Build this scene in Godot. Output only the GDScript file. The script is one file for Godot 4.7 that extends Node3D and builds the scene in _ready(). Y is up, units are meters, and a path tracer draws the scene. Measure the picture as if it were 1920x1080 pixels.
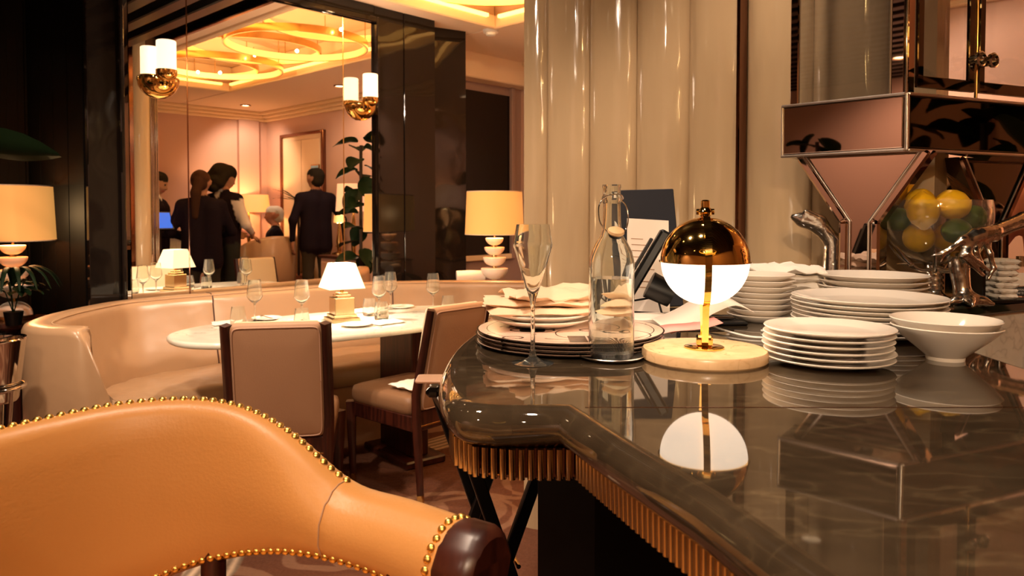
extends Node3D

# ---------------------------------------------------------------- mesh builder
class MB:
	var v := PackedVector3Array()
	var g := PackedInt32Array()
	var uv := PackedVector2Array()
	var col := PackedColorArray()
	var next := 0

	func tri(a, b, c, grp = -1):
		v.append(a); v.append(b); v.append(c); g.append(grp)

	func quad(a, b, c, d, grp = -1):
		tri(a, b, c, grp); tri(a, c, d, grp)

	func group():
		next += 1
		return next

	func grid(rows, wrap = false, grp = -2):
		var k = group() if grp == -2 else grp
		for i in rows.size() - 1:
			var r0 = rows[i]
			var r1 = rows[i + 1]
			var n = r0.size()
			for j in (n if wrap else n - 1):
				var j2 = (j + 1) % n
				quad(r0[j], r0[j2], r1[j2], r1[j], k)

	func fan(ring, flip = false, grp = -1):
		var c = Vector3.ZERO
		for p in ring: c += p
		c /= ring.size()
		for j in ring.size():
			var a = ring[j]
			var b = ring[(j + 1) % ring.size()]
			if flip: tri(c, b, a, grp)
			else: tri(c, a, b, grp)

	# chamfered box
	func box(xf: Transform3D, size: Vector3, r = 0.0):
		var h = size * 0.5
		r = minf(r, minf(h.x, minf(h.y, h.z)) * 0.9)
		if r <= 0.0:
			for ax in 3:
				for s in [-1.0, 1.0]:
					var n = Vector3.ZERO; n[ax] = s
					var u = Vector3.ZERO; u[(ax + 1) % 3] = 1
					var w = n.cross(u)
					var hn = absf(h.dot(n.abs())); var hu = h.dot(u); var hw = absf(h.dot(w.abs()))
					quad(xf * (n * hn - u * hu - w * hw), xf * (n * hn - u * hu + w * hw), xf * (n * hn + u * hu + w * hw), xf * (n * hn + u * hu - w * hw))
			return
		for ax in 3:
			for s in [-1.0, 1.0]:
				var n = Vector3.ZERO; n[ax] = s
				var u = Vector3.ZERO; u[(ax + 1) % 3] = 1
				var w = n.cross(u)
				var hn = absf(h.dot(n.abs())); var hu = h.dot(u) - r; var hw = absf(h.dot(w.abs())) - r
				quad(xf * (n * hn - u * hu - w * hw), xf * (n * hn - u * hu + w * hw), xf * (n * hn + u * hu + w * hw), xf * (n * hn + u * hu - w * hw))
		for ax in 3:
			var b = (ax + 1) % 3
			var c = (ax + 2) % 3
			for s in [-1.0, 1.0]:
				for t in [-1.0, 1.0]:
					var e = []
					for q in [-1.0, 1.0]:
						var p1 = Vector3.ZERO; var p2 = Vector3.ZERO
						p1[ax] = q * (h[ax] - r); p2[ax] = p1[ax]
						p1[b] = s * h[b]; p1[c] = t * (h[c] - r)
						p2[b] = s * (h[b] - r); p2[c] = t * h[c]
						e.append([p1, p2])
					if s * t > 0: quad(xf * e[0][0], xf * e[1][0], xf * e[1][1], xf * e[0][1])
					else: quad(xf * e[0][0], xf * e[0][1], xf * e[1][1], xf * e[1][0])
		for sx in [-1.0, 1.0]:
			for sy in [-1.0, 1.0]:
				for sz in [-1.0, 1.0]:
					var p = Vector3(sx * h.x, sy * (h.y - r), sz * (h.z - r))
					var q = Vector3(sx * (h.x - r), sy * h.y, sz * (h.z - r))
					var o = Vector3(sx * (h.x - r), sy * (h.y - r), sz * h.z)
					if sx * sy * sz > 0: tri(xf * p, xf * o, xf * q)
					else: tri(xf * p, xf * q, xf * o)

	# profile of (radius, y); splits the shading at corners sharper than 38 degrees
	func lathe(profile, seg = 32, xf = Transform3D(), squash = Vector2(1, 1)):
		var rows = []
		for p in profile:
			var row = PackedVector3Array()
			for j in seg:
				var t = TAU * j / seg
				row.append(xf * Vector3(cos(t) * p.x * squash.x, p.y, sin(t) * p.x * squash.y))
			rows.append(row)
		var k = group()
		for i in rows.size() - 1:
			if i > 0:
				var d0 = (profile[i] - profile[i - 1]).normalized()
				var d1 = (profile[i + 1] - profile[i]).normalized()
				if d0.dot(d1) < 0.79: k = group()
			grid([rows[i], rows[i + 1]], true, k)

	func tube(pts, radii, sides = 10, caps = true, flat = Vector2(1, 1)):
		var rows = []
		var up = Vector3.UP
		for i in pts.size():
			var d = (pts[mini(i + 1, pts.size() - 1)] - pts[maxi(i - 1, 0)]).normalized()
			if absf(d.dot(up)) > 0.95 and i == 0: up = Vector3.RIGHT
			var s = d.cross(up).normalized()
			up = s.cross(d).normalized()
			var r = radii if radii is float or radii is int else radii[i]
			var row = PackedVector3Array()
			for j in sides:
				var t = TAU * j / sides
				row.append(pts[i] + (s * cos(t) * flat.x + up * sin(t) * flat.y) * r)
			rows.append(row)
		grid(rows, true)
		if caps:
			fan(rows[0], true); fan(rows[-1], false)

	# flat polygon (x, z) pulled from y0 to y1, with small chamfers on both rims
	func slab(poly: PackedVector2Array, y0, y1, r = 0.0, xf = Transform3D(), round_edge = false):
		var n = poly.size()
		var area = 0.0
		for i in n: area += poly[i].cross(poly[(i + 1) % n])
		if area < 0: poly.reverse()
		var nrm = []
		for i in n:
			var d0 = (poly[i] - poly[(i + n - 1) % n]).normalized()
			var d1 = (poly[(i + 1) % n] - poly[i]).normalized()
			var m = Vector2(d0.y + d1.y, -d0.x - d1.x)
			m = m.normalized()
			nrm.append(m / maxf(0.4, m.dot(Vector2(d0.y, -d0.x))))
		var rows = []
		var steps = []
		if round_edge:
			var hh = (y1 - y0) * 0.5
			for k in 11:
				var t = -PI / 2 + PI * k / 10.0
				steps.append(Vector2(r * (cos(t) - 1.0), (y0 + y1) * 0.5 + hh * sin(t)))
		elif r > 0.0: steps = [Vector2(-r, y0), Vector2(0, y0 + r), Vector2(0, y1 - r), Vector2(-r, y1)]
		else: steps = [Vector2(0, y0), Vector2(0, y1)]
		for s in steps:
			var row = PackedVector3Array()
			for i in n:
				var p = poly[i] + nrm[i] * s.x
				row.append(xf * Vector3(p.x, s.y, p.y))
			rows.append(row)
		if round_edge: grid(rows, true)
		else:
			for i in rows.size() - 1: grid([rows[i], rows[i + 1]], true, -1)
		var flat = PackedVector2Array()
		for i in n: flat.append(poly[i] + nrm[i] * steps[0].x)
		var tr = Geometry2D.triangulate_polygon(flat)
		if tr.is_empty(): printerr("slab outline crosses itself")
		var lo = rows[0]; var hi = rows[-1]
		var kt = group()
		# caps wound to agree with the sides, whatever way the triangulation came out
		for i in range(0, tr.size(), 3):
			var a = tr[i]; var b = tr[i + 1]; var c = tr[i + 2]
			if (flat[b] - flat[a]).cross(flat[c] - flat[a]) < 0:
				var q = b; b = c; c = q
			tri(hi[a], hi[b], hi[c], kt)
			tri(lo[a], lo[c], lo[b], kt)

	func volume():
		var s = 0.0
		var o = v[0]
		for i in range(0, v.size(), 3):
			s += (v[i] - o).dot((v[i + 1] - o).cross(v[i + 2] - o))
		return s

	func mesh(orient = true):
		var flip = orient and volume() > 0.0
		var st = SurfaceTool.new()
		st.begin(Mesh.PRIMITIVE_TRIANGLES)
		var has_uv = uv.size() == v.size()
		var has_c = col.size() == v.size()
		for t in g.size():
			st.set_smooth_group(g[t] if g[t] >= 0 else 0xFFFFFFFF)
			for k in ([0, 2, 1] if flip else [0, 1, 2]):
				var i = t * 3 + k
				if has_uv: st.set_uv(uv[i])
				if has_c: st.set_color(col[i])
				st.add_vertex(v[i])
		st.generate_normals()
		return st.commit()

# ---------------------------------------------------------------- naming and placing
const TURN := 0.8137          # the room's walls stand at 46.6 degrees to the camera
var RB := Basis(Vector3.UP, TURN)
var M := {}
var T := {}
var used := {}
var rng := RandomNumberGenerator.new()
const CT := 1.06              # top of the bar counter

func rm(a, y, n): return RB * Vector3(a, y, n)
func V(x, y, z): return Vector3(x, y, z)
func at(x, y, z): return Transform3D(Basis(), Vector3(x, y, z))
func rt(a, y, n, turn = 0.0): return Transform3D(RB * Basis(Vector3.UP, turn), rm(a, y, n))

func numbered(called):
	used[called] = used.get(called, 0) + 1
	return called if used[called] == 1 else "%s_%03d" % [called, used[called] - 1]

func tag(o, label, category, group = "", kind = ""):
	if label: o.set_meta("label", label)
	if category: o.set_meta("category", category)
	if group: o.set_meta("group", group)
	if kind: o.set_meta("kind", kind)
	return o

func thing(called, label, category, pos = Vector3.ZERO, turn = 0.0, group = ""):
	var o = Node3D.new()
	o.name = numbered(called)
	add_child(o)
	o.position = pos
	o.rotation.y = turn
	return tag(o, label, category, group)

func part(called, mb, m, parent, orient = true):
	var o = MeshInstance3D.new()
	o.name = called
	o.mesh = mb.mesh(orient) if mb is MB else mb
	o.material_override = null
	for i in o.mesh.get_surface_count(): o.set_surface_override_material(i, m)
	parent.add_child(o, true)
	return o

func struct(called, mb, m):
	var o = part(called, mb, m, self)
	o.set_meta("kind", "structure")
	return o

func copy(o, label, pos, turn = 0.0, group = ""):
	var base = o.name.rstrip("0123456789").trim_suffix("_")
	var c = o.duplicate()
	c.name = numbered(base)
	add_child(c)
	c.position = pos
	c.rotation.y = turn
	c.set_meta("label", label)
	if group: c.set_meta("group", group)
	return c

func catmull(pts, per = 6):
	var out = []
	for i in pts.size() - 1:
		var p0 = pts[maxi(i - 1, 0)]; var p1 = pts[i]; var p2 = pts[i + 1]; var p3 = pts[mini(i + 2, pts.size() - 1)]
		for k in per:
			var t = float(k) / per
			out.append(0.5 * ((2.0 * p1) + (p2 - p0) * t + (2.0 * p0 - 5.0 * p1 + 4.0 * p2 - p3) * t * t + (3.0 * p1 - p0 - 3.0 * p2 + p3) * t * t * t))
	out.append(pts[-1])
	return out

# ---------------------------------------------------------------- materials
func mat(called, c, rough, metal = 0.0, spec = 0.5):
	var m = StandardMaterial3D.new()
	m.resource_name = called
	m.albedo_color = c
	m.roughness = rough
	m.metallic = metal
	m.metallic_specular = spec
	M[called] = m
	return m

func tri_map(m, scale, world = false):
	m.uv1_triplanar = true
	m.uv1_world_triplanar = world
	m.uv1_scale = scale if scale is Vector3 else Vector3.ONE * scale

func noise(s, f, oct = 4, type = FastNoiseLite.TYPE_SIMPLEX_SMOOTH):
	var n = FastNoiseLite.new()
	n.seed = s; n.frequency = f; n.noise_type = type; n.fractal_octaves = oct
	return n

func tex(size, fn):
	var im = Image.create(size, size, false, Image.FORMAT_RGB8)
	for y in size:
		for x in size: im.set_pixel(x, y, fn.call(x, y))
	return ImageTexture.create_from_image(im)

func bump(s, f, strength, size = 256, oct = 4, type = FastNoiseLite.TYPE_SIMPLEX_SMOOTH):
	var im: Image = noise(s, f, oct, type).get_seamless_image(size, size)
	im.convert(Image.FORMAT_RGBA8)
	im.bump_map_to_normal_map(strength)
	return ImageTexture.create_from_image(im)

func glow(called, c, energy, base = Color(0.9, 0.85, 0.75)):
	var m = mat(called, base, 0.7)
	m.emission_enabled = true
	m.emission = c
	m.emission_energy_multiplier = energy
	return m

func pane(called, c, alpha, rough = 0.02):
	var m = mat(called, Color(c.r, c.g, c.b, alpha), rough)
	m.transparency = BaseMaterial3D.TRANSPARENCY_ALPHA
	return m

func materials():
	var big = noise(3, 0.006, 5)
	var fine = noise(9, 0.05, 4)
	# dark green-brown marble of the counter
	T.dark_marble = tex(640, func(x, y):
		var w = big.get_noise_2d(x * 0.6, y * 1.6) * 60.0
		var vein = pow(1.0 - absf(sin((x * 0.5 + y * 1.3 + w * 3.0) * 0.02)), 7.0)
		var vein2 = pow(1.0 - absf(sin((x * 1.1 - y * 0.7 + w * 2.2) * 0.013 + 1.0)), 14.0)
		var k = 0.5 + 0.5 * big.get_noise_2d(x * 1.5 + 90.0, y * 3.0)
		var c = Color(0.18, 0.16, 0.135).lerp(Color(0.29, 0.26, 0.22), k)
		return c.lerp(Color(0.42, 0.39, 0.32), clampf(vein * 0.45 + vein2 * 0.35, 0, 1)))
	T.cream_marble = tex(512, func(x, y):
		var w = big.get_noise_2d(x, y) * 80.0
		var vein = pow(1.0 - absf(sin((x * 0.9 + y * 0.6 + w * 2.4) * 0.016)), 22.0)
		var c = Color(0.93, 0.86, 0.75).lerp(Color(0.87, 0.78, 0.66), 0.5 + 0.5 * fine.get_noise_2d(x * 0.5, y * 0.5))
		return c.lerp(Color(0.66, 0.52, 0.38), vein * 0.7))
	T.white_marble = tex(512, func(x, y):
		var w = big.get_noise_2d(x + 400, y) * 90.0
		var vein = pow(1.0 - absf(sin((x * 0.4 + y * 0.9 + w * 2.6) * 0.014)), 16.0)
		var c = Color(0.90, 0.89, 0.84).lerp(Color(0.82, 0.81, 0.75), 0.5 + 0.5 * big.get_noise_2d(x * 3.0, y * 3.0))
		return c.lerp(Color(0.58, 0.57, 0.52), vein * 0.55))
	T.wood = tex(512, func(x, y):
		var r = x * 0.06 + big.get_noise_2d(x * 0.7, y * 0.12) * 7.0
		var k = 0.5 + 0.5 * sin(r * 2.0 + fine.get_noise_2d(x * 2.0, y * 0.15) * 2.0)
		return Color(0.17, 0.062, 0.04).lerp(Color(0.27, 0.115, 0.07), k))
	var blobs = noise(21, 0.004, 2)
	T.carpet = tex(512, func(px, py):
		var x = px * 2.0
		var y = py * 2.0
		var k = fine.get_noise_2d(x * 3.0, y * 3.0) * 0.5 + 0.5
		var c = Color(0.36, 0.225, 0.165).lerp(Color(0.43, 0.28, 0.21), k)
		var rings = 0.0
		for i in 14:
			var cx = fposmod(i * 397.0 + 130.0, 1024.0); var cy = fposmod(i * 613.0 + 70.0, 1024.0)
			var dx = absf(x - cx); dx = minf(dx, 1024.0 - dx)
			var dy = absf(y - cy); dy = minf(dy, 1024.0 - dy)
			var r = 62.0 + (i % 4) * 24.0
			var d = absf(sqrt(dx * dx + dy * dy) + blobs.get_noise_2d(x * 2.0, y * 2.0) * 14.0 - r)
			rings = maxf(rings, clampf((13.0 - d) / 4.0, 0.0, 1.0))
		c = c.lerp(Color(0.56, 0.42, 0.33), rings * 0.7)
		# pale leaf shapes
		for i in 4:
			var cx = [240.0, 810.0, 400.0, 810.0][i]; var cy = [120.0, 302.0, 510.0, 722.0][i]
			var dx = fposmod(x - cx + 512.0, 1024.0) - 512.0
			var dy = fposmod(y - cy + 512.0, 1024.0) - 512.0
			var t = i * 0.9
			var u = dx * cos(t) + dy * sin(t); var w = -dx * sin(t) + dy * cos(t)
			w += sin(u * 0.016) * 24.0
			var half = 62.0 * (1.0 - pow(absf(u) / 190.0, 2.0))
			if absf(u) < 190.0 and absf(w) < half:
				var e = clampf((half - absf(w)) / 5.0, 0.0, 1.0)
				var stripe = 0.8 + 0.2 * sin(w * 0.25)
				c = c.lerp(Color(0.80, 0.69, 0.58) * stripe, e * 0.9)
		return c)
	T.leather_n = bump(5, 0.09, 3.0, 256, 3, FastNoiseLite.TYPE_CELLULAR)
	T.soft_n = bump(6, 0.012, 5.0, 256, 3)
	T.weave_n = bump(8, 0.25, 2.0, 256, 2)
	T.ripple_n = bump(11, 0.02, 4.0, 256, 3)

	var m = mat("dark marble", Color(1.0, 0.93, 0.85), 0.03, 0.0, 0.72)
	m.albedo_texture = T.dark_marble; tri_map(m, 1.3, true)
	m = mat("green marble", Color(0.62, 0.70, 0.62), 0.06, 0.0, 0.6)
	m.albedo_texture = T.dark_marble; tri_map(m, 1.7, true)
	m = mat("cream marble", Color(1, 0.92, 0.82), 0.25)
	m.albedo_texture = T.cream_marble; tri_map(m, 3.0)
	m = mat("white marble", Color.WHITE, 0.1)
	m.albedo_texture = T.white_marble; tri_map(m, 1.1)
	m = mat("mahogany", Color.WHITE, 0.34)
	m.albedo_texture = T.wood; tri_map(m, 2.2)
	m = mat("black lacquer", Color(0.085, 0.065, 0.055), 0.05, 0.0, 0.46)
	m.normal_enabled = true; m.normal_texture = T.soft_n; m.normal_scale = 0.12; tri_map(m, 0.5)
	m = mat("black slat", Color(0.075, 0.06, 0.05), 0.28)
	m = mat("carpet", Color.WHITE, 0.95, 0.0, 0.2)
	m.albedo_texture = T.carpet; tri_map(m, 0.55, true)
	m.normal_enabled = true; m.normal_texture = T.weave_n; m.normal_scale = 0.4
	m = mat("orange leather", Color(0.79, 0.555, 0.31), 0.42, 0.0, 0.45)
	m.normal_enabled = true; m.normal_texture = T.leather_n; m.normal_scale = 0.18; tri_map(m, 9.0)
	m = mat("beige leather", Color(0.65, 0.52, 0.395), 0.3, 0.0, 0.5)
	m.normal_enabled = true; m.normal_texture = T.soft_n; m.normal_scale = 0.25; tri_map(m, 1.6)
	m = mat("tan leather", Color(0.68, 0.52, 0.40), 0.5, 0.0, 0.4)
	m.normal_enabled = true; m.normal_texture = T.leather_n; m.normal_scale = 0.2; tri_map(m, 7.0)
	m = mat("cream leather", Color(0.84, 0.77, 0.64), 0.4)
	mat("piping", Color(0.72, 0.56, 0.46), 0.5)
	m = mat("cream lacquer", Color(0.75, 0.645, 0.505), 0.10, 0.0, 0.6)
	m.normal_enabled = true; m.normal_texture = T.ripple_n; m.normal_scale = 0.4; tri_map(m, Vector3(4.0, 0.30, 4.0))
	mat("gold", Color(0.97, 0.79, 0.46), 0.06, 1.0)
	mat("brass", Color(0.84, 0.69, 0.45), 0.18, 1.0)
	mat("nail brass", Color(0.96, 0.77, 0.42), 0.33, 1.0)
	m = mat("brown leather", Color(0.54, 0.40, 0.29), 0.45, 0.0, 0.4)
	m.normal_enabled = true; m.normal_texture = T.leather_n; m.normal_scale = 0.2; tri_map(m, 7.0)
	mat("pale brass", Color(0.80, 0.70, 0.54), 0.16, 1.0)
	mat("satin chrome", Color(0.88, 0.84, 0.80), 0.32, 1.0)
	mat("chrome", Color(0.86, 0.84, 0.81), 0.06, 1.0)
	m = mat("wrought silver", Color(0.88, 0.85, 0.81), 0.20, 1.0)
	m.normal_enabled = true; m.normal_texture = T.soft_n; m.normal_scale = 0.6; tri_map(m, 9.0)
	mat("bronze mirror", Color(0.80, 0.70, 0.64), 0.02, 1.0)
	mat("smoked mirror", Color(0.42, 0.38, 0.34), 0.03, 1.0)
	mat("bronze trim", Color(0.55, 0.40, 0.32), 0.12, 1.0)
	mat("mirror", Color(0.93, 0.91, 0.88), 0.0, 1.0)
	mat("china", Color(0.95, 0.91, 0.86), 0.10)
	mat("dark china", Color(0.13, 0.075, 0.055), 0.15)
	m = mat("linen", Color(0.96, 0.93, 0.89), 0.85, 0.0, 0.3)
	m.normal_enabled = true; m.normal_texture = T.weave_n; m.normal_scale = 0.3; tri_map(m, 6.0)
	m = mat("cream linen", Color(0.92, 0.79, 0.66), 0.85, 0.0, 0.3)
	m.normal_enabled = true; m.normal_texture = T.weave_n; m.normal_scale = 0.3; tri_map(m, 6.0)
	mat("paper", Color(0.96, 0.90, 0.84), 0.8)
	mat("pink paper", Color(0.95, 0.66, 0.62), 0.8)
	mat("navy cloth", Color(0.055, 0.07, 0.13), 0.6)
	mat("black plastic", Color(0.02, 0.02, 0.022), 0.4)
	mat("matte black", Color(0.045, 0.036, 0.032), 0.6, 0.0, 0.12)
	mat("black metal", Color(0.03, 0.026, 0.024), 0.3)
	mat("pink plaster", Color(0.76, 0.62, 0.56), 0.85, 0.0, 0.3)
	mat("cream plaster", Color(0.86, 0.75, 0.62), 0.8, 0.0, 0.3)
	mat("ceiling paint", Color(0.86, 0.76, 0.66), 0.8, 0.0, 0.3)
	mat("mauve plaster", Color(0.58, 0.48, 0.46), 0.8, 0.0, 0.3)
	mat("night glass", Color(0.012, 0.012, 0.014), 0.05)
	mat("lemon", Color(0.95, 0.73, 0.10), 0.38)
	M["lemon"].normal_enabled = true; M["lemon"].normal_texture = T.leather_n; M["lemon"].normal_scale = 0.4; tri_map(M["lemon"], 30.0)
	mat("lime", Color(0.27, 0.36, 0.07), 0.38)
	m = mat("leaf", Color(0.07, 0.13, 0.06), 0.55, 0.0, 0.25)
	m = mat("pale leaf", Color(0.55, 0.60, 0.32), 0.4)
	mat("bark", Color(0.16, 0.10, 0.06), 0.8)
	mat("terracotta", Color(0.72, 0.46, 0.36), 0.7)
	mat("alabaster", Color(0.94, 0.90, 0.84), 0.35)
	mat("white plastic", Color(0.92, 0.90, 0.87), 0.4)
	mat("ivory stopper", Color(0.85, 0.70, 0.52), 0.4)
	mat("rubber", Color(0.10, 0.09, 0.085), 0.6)
	pane("clear glass", Color(1, 1, 1), 0.03)
	pane("bowl glass", Color(0.86, 0.88, 0.80), 0.02)
	pane("cabinet glass", Color(0.30, 0.27, 0.23), 0.28)
	m = mat("water", Color(0.97, 0.985, 0.98, 0.02), 0.0)
	m.transparency = BaseMaterial3D.TRANSPARENCY_ALPHA
	m.refraction_enabled = true; m.refraction_scale = 0.033
	m = mat("bottle glass", Color(0.98, 0.99, 0.97, 0.02), 0.0)
	m.transparency = BaseMaterial3D.TRANSPARENCY_ALPHA
	m.refraction_enabled = true; m.refraction_scale = 0.05
	glow("table lamp shade", Color(1.0, 0.88, 0.68), 1.3)
	glow("big lamp shade", Color(1.0, 0.70, 0.36), 0.50, Color(0.86, 0.60, 0.34))
	glow("lamp bowl", Color(1.0, 0.78, 0.48), 0.5)
	glow("globe glow", Color(1.0, 0.91, 0.81), 2.2)
	glow("sconce shade", Color(1.0, 0.86, 0.72), 1.5)
	glow("ring light", Color(1.0, 0.66, 0.18), 1.5)
	glow("cove light", Color(1.0, 0.70, 0.34), 4.0)
	glow("downlight", Color(1.0, 0.85, 0.66), 14.0)
	glow("screen", Color(0.25, 0.5, 1.0), 0.9, Color(0.02, 0.02, 0.03))

# ---------------------------------------------------------------- lights
func omni(pos, c, e, size = 0.05, parent = null):
	var l = OmniLight3D.new()
	l.light_color = c; l.light_energy = e; l.light_size = size; l.shadow_enabled = true
	l.omni_range = 14.0; l.omni_attenuation = 2.0
	l.name = "lamp_light"
	(parent if parent else self).add_child(l, true)
	l.position = pos
	return l

func spot(pos, to, c, e, angle, size = 0.05, parent = null):
	var l = SpotLight3D.new()
	l.light_color = c; l.light_energy = e; l.light_size = size; l.shadow_enabled = true
	l.spot_range = 14.0; l.spot_attenuation = 2.0; l.spot_angle = angle; l.spot_angle_attenuation = 0.7
	l.name = "spot_light"
	(parent if parent else self).add_child(l, true)
	l.position = pos
	var d = (to - pos).normalized()
	l.basis = Basis.looking_at(d, Vector3.UP if absf(d.y) < 0.98 else Vector3.FORWARD)
	return l

const WARM := Color(1.0, 0.885, 0.775)

func downlight(a, n, y, to, e, angle, label):
	var t = thing("ceiling_downlight", label, "ceiling light", rm(a, y, n))
	var mb = MB.new()
	mb.lathe([Vector2(0.052, -0.002), Vector2(0.052, -0.012), Vector2(0.066, -0.012), Vector2(0.068, -0.004), Vector2(0.068, 0.0)], 24)
	part("trim_ring", mb, M["bronze trim"], t, false)
	mb = MB.new()
	mb.lathe([Vector2(0.001, -0.003), Vector2(0.052, -0.003), Vector2(0.052, 0.0), Vector2(0.001, 0.0)], 24)
	part("light_lens", mb, M["downlight"], t)
	spot(V(0, -0.025, 0), to - rm(a, y, n), WARM, e, angle, 0.05, t)

# ---------------------------------------------------------------- the scene
func _ready():
	rng.seed = 7
	# camera
	var cam = Camera3D.new()
	cam.name = "camera"
	add_child(cam)
	var lens = CameraAttributesPhysical.new()
	lens.frustum_focal_length = 5.7
	lens.frustum_focus_distance = 1.5
	lens.exposure_aperture = 1.9
	cam.attributes = lens
	var fpx = 1390.0
	cam.projection = Camera3D.PROJECTION_FRUSTUM
	cam.near = 0.05; cam.far = 60.0
	cam.size = 1080.0 / fpx * cam.near
	cam.frustum_offset = Vector2(0, -(540.0 - 441.7) / fpx * cam.near)
	cam.position = Vector3(0, 1.3, 0)
	cam.rotation_degrees = Vector3(-1.8, 0, 0)
	cam.current = true
	# surroundings: an interior at night, nothing but a very dim sky outside
	var we = WorldEnvironment.new()
	var env = Environment.new()
	env.background_mode = Environment.BG_COLOR
	env.background_color = Color(0.02, 0.02, 0.025)
	env.tonemap_mode = Environment.TONE_MAPPER_LINEAR
	env.tonemap_exposure = 1.12
	env.sdfgi_enabled = true; env.ssao_enabled = true; env.ssil_enabled = true
	we.environment = env
	we.name = "environment"
	add_child(we)

	materials()
	structure()
	ceiling_lights()
	wall_mirror()
	fluted_wall()
	counter()
	vitrine()
	banquette()
	dining()
	stool()
	counter_things()
	back_counter_things()
	side_lamps()
	floor_things()
	lounge()
	people()

func wall_box(called, a0, a1, y0, y1, n0, n1, m):
	var mb = MB.new()
	mb.box(rt((a0 + a1) / 2.0, (y0 + y1) / 2.0, (n0 + n1) / 2.0), Vector3(a1 - a0, y1 - y0, n1 - n0))
	return struct(called, mb, m)

func panel_part(called, parent, a0, a1, y0, y1, n0, n1, m, r = 0.004):
	var mb = MB.new()
	mb.box(rt((a0 + a1) / 2.0, (y0 + y1) / 2.0, (n0 + n1) / 2.0), Vector3(a1 - a0, y1 - y0, n1 - n0), r)
	return part(called, mb, m, parent)

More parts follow.
